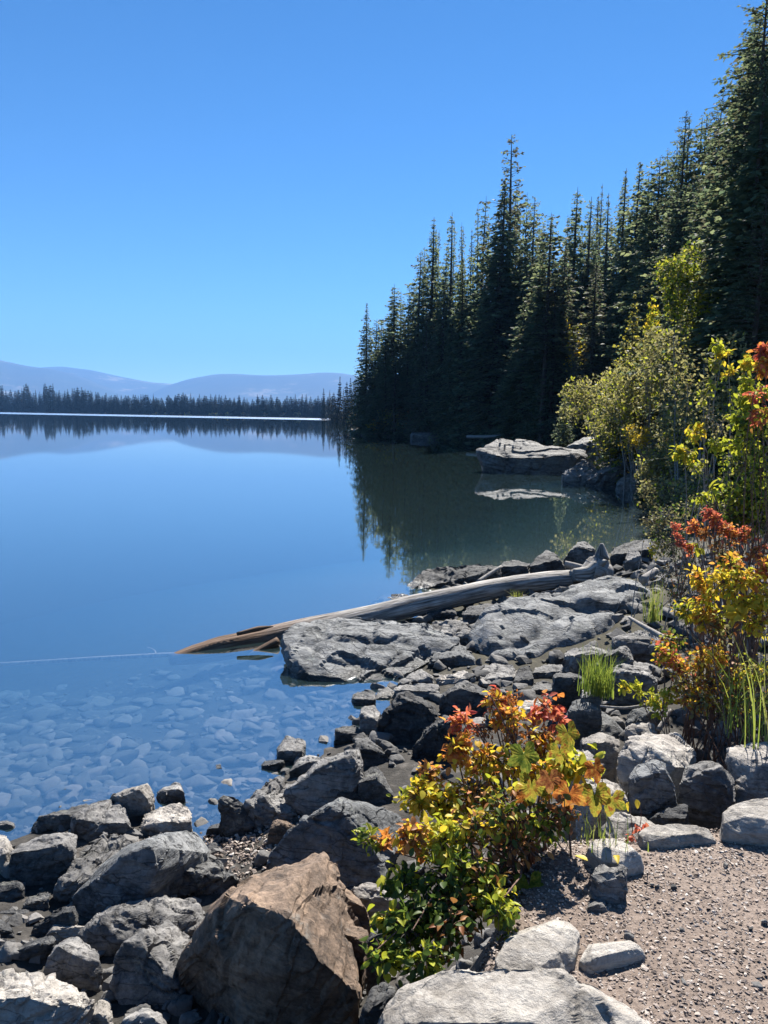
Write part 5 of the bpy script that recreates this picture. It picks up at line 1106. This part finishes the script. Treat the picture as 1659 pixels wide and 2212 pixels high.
rb('dark twiggy bush with small yellow leaves at the water edge', 900, 900, 8.2,
   [cl('F', 780, 420, 8.6, 120, 110, .034, 'GDV'), cl('F', 880, 500, 8.4, 120, 110, .034, 'DGV'), cl('F', 760, 540, 8.5, 70, 50, .032, 'LY'), cl('F', 960, 380, 8.4, 150, 120, .034, 'DVG'), cl('F', 850, 260, 8.8, 150, 110, .036, 'VDG'), cl('F', 1000, 620, 8.2, 130, 90, .032, 'DBG'), cl('F', 880, 720, 8.2, 130, 80, .03, 'DBV'),
    cl('F', 950, 850, 7.8, 120, 80, .03, 'DGB'), cl('F', 1060, 220, 8.6, 140, 100, .036, 'DVG'), cl('F', 720, 300, 8.9, 100, 70, .034, 'VD'), cl('F', 1120, 760, 7.8, 140, 90, .03, 'DB')], 46, 40, stem='twig_grey', stem_r=.006, nstem=1, spread=.2)
def jb(label, bx, by, bd, clusters, seed, nparts=100, **kw):
    b = at(*px('J', bx, by), bd); b[2] = gz(b[0], b[1])
    return leafy('leafy_shrub', label, b, clusters, 'bushes along the right bank', seed, nparts, dens=2.2, big=0.95, **kw)
jb('tall sparse shrub with pale bare branches and yellow-green leaves', 1420, 1450, 7.6,
   [cl('J', 1300, 280, 8.0, 40, 16, .06, 'L'), cl('J', 1340, 360, 8.0, 55, 26, .06, 'LY'), cl('J', 1280, 430, 7.9, 60, 22, .058, 'LV'), cl('J', 1380, 500, 7.9, 60, 20, .058, 'LY'), cl('J', 1250, 560, 7.8, 70, 20, .055, 'LV'), cl('J', 1210, 650, 7.8, 70, 24, .055, 'LV'), cl('J', 1150, 900, 7.6, 70, 40, .055, 'YYL'),
    cl('J', 1090, 1040, 7.6, 90, 46, .055, 'LLY'), cl('J', 1020, 1060, 7.6, 60, 26, .055, 'L'), cl('J', 1270, 980, 7.4, 80, 36, .055, 'L'), cl('J', 1360, 1080, 7.4, 90, 30, .05, 'LG'), cl('J', 1150, 1150, 7.6, 80, 30, .05, 'LV'), cl('J', 1420, 640, 7.7, 90, 24, .05, 'LV'), cl('J', 1220, 800, 7.7, 110, 20, .04, 'D'), cl('J', 1330, 850, 7.6, 120, 24, .04, 'DV')], 51, 150, stem='twig_grey', stem_r=.009, nstem=1, spread=.3)
jb('leafy green shrub at the right edge above the water', 1560, 1500, 6.8,
   [cl('J', 1500, 420, 6.9, 60, 36, .055, 'LY'), cl('J', 1530, 560, 6.9, 80, 40, .055, 'L'), cl('J', 1480, 690, 6.8, 70, 30, .052, 'L'), cl('J', 1600, 620, 6.8, 80, 40, .055, 'LLR'), cl('J', 1470, 800, 6.8, 100, 60, .052, 'LLG'), cl('J', 1580, 850, 6.7, 120, 70, .05, 'LGL'), cl('J', 1520, 950, 6.7, 120, 90, .052, 'LLG'), cl('J', 1600, 1080, 6.6, 120, 80, .05, 'LG'),
    cl('J', 1430, 1000, 6.8, 90, 50, .05, 'L'), cl('J', 1480, 1150, 6.7, 120, 60, .048, 'GLV'), cl('J', 1380, 1300, 6.7, 120, 60, .046, 'LVG'), cl('J', 1550, 1280, 6.6, 120, 80, .05, 'LLG'), cl('J', 1280, 1250, 7.0, 110, 50, .04, 'VDG')], 52, 170, stem='twig_grey', stem_r=.008, nstem=1, spread=.3)
jb('red and yellow leafed bush cut by the right edge of the picture', 1700, 1300, 5.6,
   [cl('J', 1640, 330, 5.8, 60, 70, .05, 'RRO'), cl('J', 1620, 440, 5.8, 50, 50, .05, 'OYO'), cl('J', 1680, 420, 5.7, 60, 50, .05, 'ROY'), cl('J', 1560, 650, 5.9, 60, 26, .045, 'RL'), cl('J', 1640, 780, 5.7, 80, 44, .045, 'RLB'), cl('J', 1580, 800, 5.8, 60, 24, .045, 'RO')], 53, 110, stem_r=.004, spread=.3)

# ------------------------------------------------------------------ grass tufts
def tuft(label, reg, x, y, d, n, h, spread, mats, seed, lean=0.35, wid=0.004, zb=None, group='grass tufts'):
    r = np.random.RandomState(seed); u, v = px(reg, x, y)
    d = dc(v, d)
    b = at(u, v, d); root = bpy.data.objects.new('grass_tuft', None); COL.objects.link(root); root.location = b
    tag(root, label, 'grass', group); mb = MB()
    for i in range(n):
        a = r.uniform(0, 6.28); o = np.array((r.normal(0, spread), r.normal(0, spread), -0.02)); L = h * r.uniform(0.5, 1.15)
        q = np.linspace(0, 1, 5)[:, None]; di = np.array((math.cos(a), math.sin(a), 0)); bend = lean * r.uniform(0.2, 1.3)
        p = o + np.array((0, 0, 1.0)) * q * L * (1 - 0.25 * bend * q) + di * (q ** 1.8) * L * bend
        s = np.cross(di, (0, 0, 1.0)); wv = wid * (1 - q * 0.92) * r.uniform(0.7, 1.3)
        V = np.concatenate([p - s * wv, p + s * wv]); k5 = np.arange(4)
        mb.add(V, np.stack([k5, k5 + 1, k5 + 6, k5 + 5], 1), r.randint(len(mats)))
    link('blades', mb.mesh('blades', [M[m_] for m_ in mats]), root)['kind'] = 'stuff'
    return root
tuft('green grass tuft growing among the rubble stones', 'F', 310, 1650, 5.5, 240, 0.34, 0.055, ('grass', 'grass'), 1, 0.4)
tuft('tiny grass tuft on top of the huge tilted rock', 'H', 738, 428, 9.6, 60, 0.16, 0.03, ('grass', 'grass_dry'), 2, 0.8)
tuft('small grass tuft right of the huge tilted rock', 'F', 735, 1080, 7.4, 70, 0.42, 0.04, ('grass', 'grass_dry'), 3, 0.3)
tuft('tall long-bladed grass at the right edge in front of the bushes', 'F', 1530, 2000, 4.25, 34, 0.66, 0.13, ('grass_dry', 'grass'), 4, 0.75, 0.004)
tuft('tall grass blades beside the brown twiggy bush', 'F', 1420, 1960, 4.35, 18, 0.62, 0.10, ('grass', 'grass_dry'), 5, 0.7, 0.004)
tuft('wisps of grass at the foot of the autumn bush stems', 'E', 690, 600, 2.75, 40, 0.14, 0.05, ('grass', 'grass_dry'), 6, 0.6, 0.002)

# ------------------------------------------------------------------ loose stones, lake-bed stones, gravel
def pebble_protos(n, pts, flat, seed, ref=0):
    out = []; r = np.random.RandomState(seed)
    for i in range(n):
        p = r.normal(0, 1, (pts, 3)); p /= np.linalg.norm(p, axis=1, keepdims=True); p *= r.uniform(0.75, 1.0, (pts, 1)); p *= np.array((1, r.uniform(.6, .95), flat * r.uniform(.75, 1.25)))
        out.append(hull(p))
    return out
def rough_protos(ps, res, seed, amp):
    out = []
    for i, (V, F) in enumerate(ps): out.append(rock_shape(V, res, seed + i * 3, amp, 0))
    return out
PRC = pebble_protos(12, 13, 0.6, 8); PR = rough_protos(pebble_protos(12, 11, 0.6, 1), 0.26, 60, 1.2); PFLAT = rough_protos(pebble_protos(12, 10, 0.2, 2), 0.36, 90, 0.6); PP = pebble_protos(8, 8, 0.42, 3)
def vary_mat(name, stops, bumpscale=40, rough=0.85):
    k = N(name); ge = k.n('ShaderNodeNewGeometry'); oi = k.n('ShaderNodeObjectInfo').outputs['Random']
    f = k.math('FRACT', k.math('ADD', oi, ge.outputs['Random Per Island']))
    c = k.ramp(f, stops); n = k.noise(ge.outputs['Position'], bumpscale, 5, 0.7)
    cc = k.n('ShaderNodeCombineColor'); g = k.math('ADD', k.math('MULTIPLY', n, 0.9), 0.55); [k.l(g, cc.inputs[i]) for i in range(3)]
    c = k.mix(1.0, c, cc.outputs[0], 'MULTIPLY')
    return k.surf(k.principled(c, rough, k.bump(n, 0.6, 0.02), 0.25))
M['rubble'] = vary_mat('rubble_stone', [(0, (0.04, 0.04, 0.04)), (0.45, (0.11, 0.107, 0.103)), (0.85, (0.15, 0.143, 0.133)), (1, (0.21, 0.195, 0.178))], 30)
M['bedstone'] = vary_mat('lake_bed_stone', [(0, (0.04, 0.043, 0.038)), (0.4, (0.085, 0.084, 0.072)), (0.75, (0.135, 0.125, 0.105)), (1, (0.19, 0.165, 0.14))], 12)
M['gravel'] = vary_mat('path_gravel', [(0, (0.08, 0.062, 0.052)), (0.25, (0.19, 0.15, 0.125)), (0.6, (0.285, 0.23, 0.195)), (0.9, (0.42, 0.36, 0.31)), (1, (0.54, 0.50, 0.45))], 90)
def rotz(a): c, s = math.cos(a), math.sin(a); return np.array(((c, -s, 0), (s, c, 0), (0, 0, 1)))
def rot_any(r, tilt):
    a, b = r.normal(0, tilt, 2); ca, sa, cb, sb_ = math.cos(a), math.sin(a), math.cos(b), math.sin(b)
    return rotz(r.uniform(0, 6.28)) @ np.array(((1, 0, 0), (0, ca, -sa), (0, sa, ca))) @ np.array(((cb, 0, sb_), (0, 1, 0), (-sb_, 0, cb)))
def scatter(protos, spots, mat, nsingle, pname, stuffname, tilt, seed):
    """spots: (x, y, z, size); the ones that show largest are single stones of the ground, the rest one mass"""
    r = np.random.RandomState(seed); spots = sorted(spots, key=lambda s: -s[3] / max(s[1], .5))
    meshes = [mesh_np(pname, V, F, M[mat], True) for V, F in protos]
    for x, y, z, s in spots[:nsingle]:
        o = bpy.data.objects.new(pname, meshes[r.randint(len(meshes))]); COL.objects.link(o); o.parent = ground
        o.matrix_local = Matrix.Translation((x, y, z)) @ Matrix(rot_any(r, tilt).tolist()).to_4x4() @ Matrix.Diagonal((s, s, s, 1))
    mb = MB()
    for x, y, z, s in spots[nsingle:]:
        V, F = (PRC if protos is PR else protos)[r.randint(len(protos))]; mb.add(V @ rot_any(r, tilt).T * s + np.array((x, y, z)), F)
    if mb.n:
        o = link(stuffname, mb.mesh(stuffname, M[mat], protos is not PR), ground); o['kind'] = 'stuff'
r = np.random.RandomState(21)
# loose stones between the boulders
n = 2600
uv_ = np.c_[r.uniform(-30, 1700, n), r.uniform(1240, 2230, n)]
sp_ = []
dgrid = []
cand = []
for u, v in uv_:
    rr_ = ray(u, v); d0 = (0.25 - CAM_H) / rr_.z
    cand.append((rr_.x * d0, d0))
cand = np.array(cand); zz, la, hi_, ds_, dh_ = heights(cand)
ok = (((~hi_) & (dh_ > 0.12)) | (hi_ & (cand[:, 1] > 3.7) & (dh_ < 2.5))) & (cand[:, 1] < 13) & (la | (ds_ < 0.5))
for (x, y), z in zip(cand[ok], zz[ok]):
    s = 0.016 + 0.085 * r.rand() ** 4.0 * (0.6 + 0.12 * y)
    sp_.append((x, y, z + s * 0.1, s))
# heavier rubble round the log and under the right bank
n = 1500; cand = np.c_[r.uniform(-0.3, 5.2, n), r.uniform(5.2, 13.2, n)]; zz, la, hi_, ds_, dh_ = heights(cand)
for (x, y), z, l_, q in zip(cand, zz, la, ds_):
    if not l_ and q > 0.25: continue
    s = 0.03 + 0.17 * r.rand() ** 3.4
    sp_.append((x, y, z + s * 0.05, s))
scatter(PR, sp_, 'rubble', 290, 'stone', 'rubble', 0.35, 5)
# flat stones on the lake bed
sp_ = []
n = 1700
uv_ = np.c_[r.uniform(-40, 900, n), 1425 + 500 * r.rand(n) ** 0.9]
cand = np.array([(lambda q: (q.x * (-.25 - CAM_H) / q.z, (-.25 - CAM_H) / q.z))(ray(u, v)) for u, v in uv_]); zz, la, hi_, ds_, dh_ = heights(cand)
for (x, y), z, l_ in zip(cand, zz, la):
    if l_: continue
    s = 0.04 + 0.22 * r.rand() ** 2.4
    if z + s * .22 > -0.02: s *= 0.5
    sp_.append((x, y, z + s * 0.06, s))
scatter(PFLAT, sp_, 'bedstone', 290, 'bed_stone', 'bed_stones', 0.10, 6)
# gravel of the path and of the pocket by the water
n = 100000
P = np.c_[r.uniform(-0.5, 3.0, n), 1.0 + 2.7 * r.rand(n) ** 1.1]
zz, la, hi_, ds_, dh_ = heights(P)
dens = 0.55 + 0.45 * fbm(np.c_[P, np.zeros(n)] * 2.2, 3, 2)
ok = (hi_ | (dh_ < 0.10)) & (r.rand(n) < np.clip(dens + 0.55, 0.7, 1)) & ((np.abs(P[:, 0]) < 0.56 * P[:, 1] + 0.1) | (r.rand(n) < 0.5))
P, zz = P[ok], zz[ok]
s = 0.0034 + 0.0085 * r.rand(len(P)) ** 2.4
s[::90] *= 1.8
mb = MB()
for (x, y), z, q in zip(P, zz, s):
    V, F = PP[r.randint(len(PP))]; mb.add(V @ rot_any(r, 0.22).T * q + np.array((x, y, z + q * 0.18)), F)
g = link('gravel', mb.mesh('gravel', M['gravel']), ground); g['kind'] = 'stuff'
c = at(*px('B', 400, 1260), hit(*px('B', 400, 1260)))
mb = MB()
for i in range(2600):
    x, y = c[0] + r.normal(0, .24), c[1] + r.normal(0, .22)
    z = gz(x, y) if i % 8 == 0 else z; q = 0.006 + 0.022 * r.rand() ** 3
    V, F = PP[r.randint(len(PP))]
    if i % 8 == 0: bx_, by_ = x, y
    x, y = bx_ + r.normal(0, .03), by_ + r.normal(0, .03)
    mb.add(V @ rot_any(r, 0.4).T * q + np.array((x, y, z + q * 0.3)), F)
g = link('shore_gravel', mb.mesh('shore_gravel', M['gravel']), ground); g['kind'] = 'stuff'

# darker single stones and fallen leaves on the path
for j, (x, y, q) in enumerate([(1410, 760, .022), (850, 1170, .026), (1590, 1460, .024), (640, 1620, .022), (1020, 880, .02), (1110, 880, .018), (985, 870, .016), (1500, 690, .016), (1180, 1445, .024), (1640, 1080, .018), (1160, 1130, .016), (1380, 1590, .02), (1560, 1120, .014), (900, 1290, .016), (1240, 1380, .018)]):
    rr_ = ray(*px('E', x, y)); d0 = (1.0 - CAM_H) / rr_.z
    V, F = PR[j % len(PR)]
    if j < 12: mesh_ = mesh_np('path_stone', V, F, M['rubble'], True)
    o = bpy.data.objects.new('path_stone', mesh_); COL.objects.link(o); o.parent = ground
    o.matrix_local = Matrix.Translation((rr_.x * d0, d0, 1.0 + q * .2 + (0.09 if j == 15 else 0))) @ Matrix(rot_any(r, .3).tolist()).to_4x4() @ Matrix.Diagonal((q, q, q, 1))
for j, (x, y, z, lab) in enumerate([(612, 722, 1.16, 'fallen yellow leaf on the small stone under the bush'), (775, 690, 1.08, 'fallen yellow-green leaf on the flat grey slab by the bush')]):
    rr_ = ray(*px('E', x, y)); d0 = (z - CAM_H) / rr_.z
    o = bpy.data.objects.new('fallen_leaf', LEAF['Y'][j][0]); COL.objects.link(o)
    o.location = (rr_.x * d0, d0, z); o.rotation_euler = (0.2, 0.15, 1.0 + j * 2); o.scale = (.045, .045, .045)
    tag(o, lab, 'leaf')
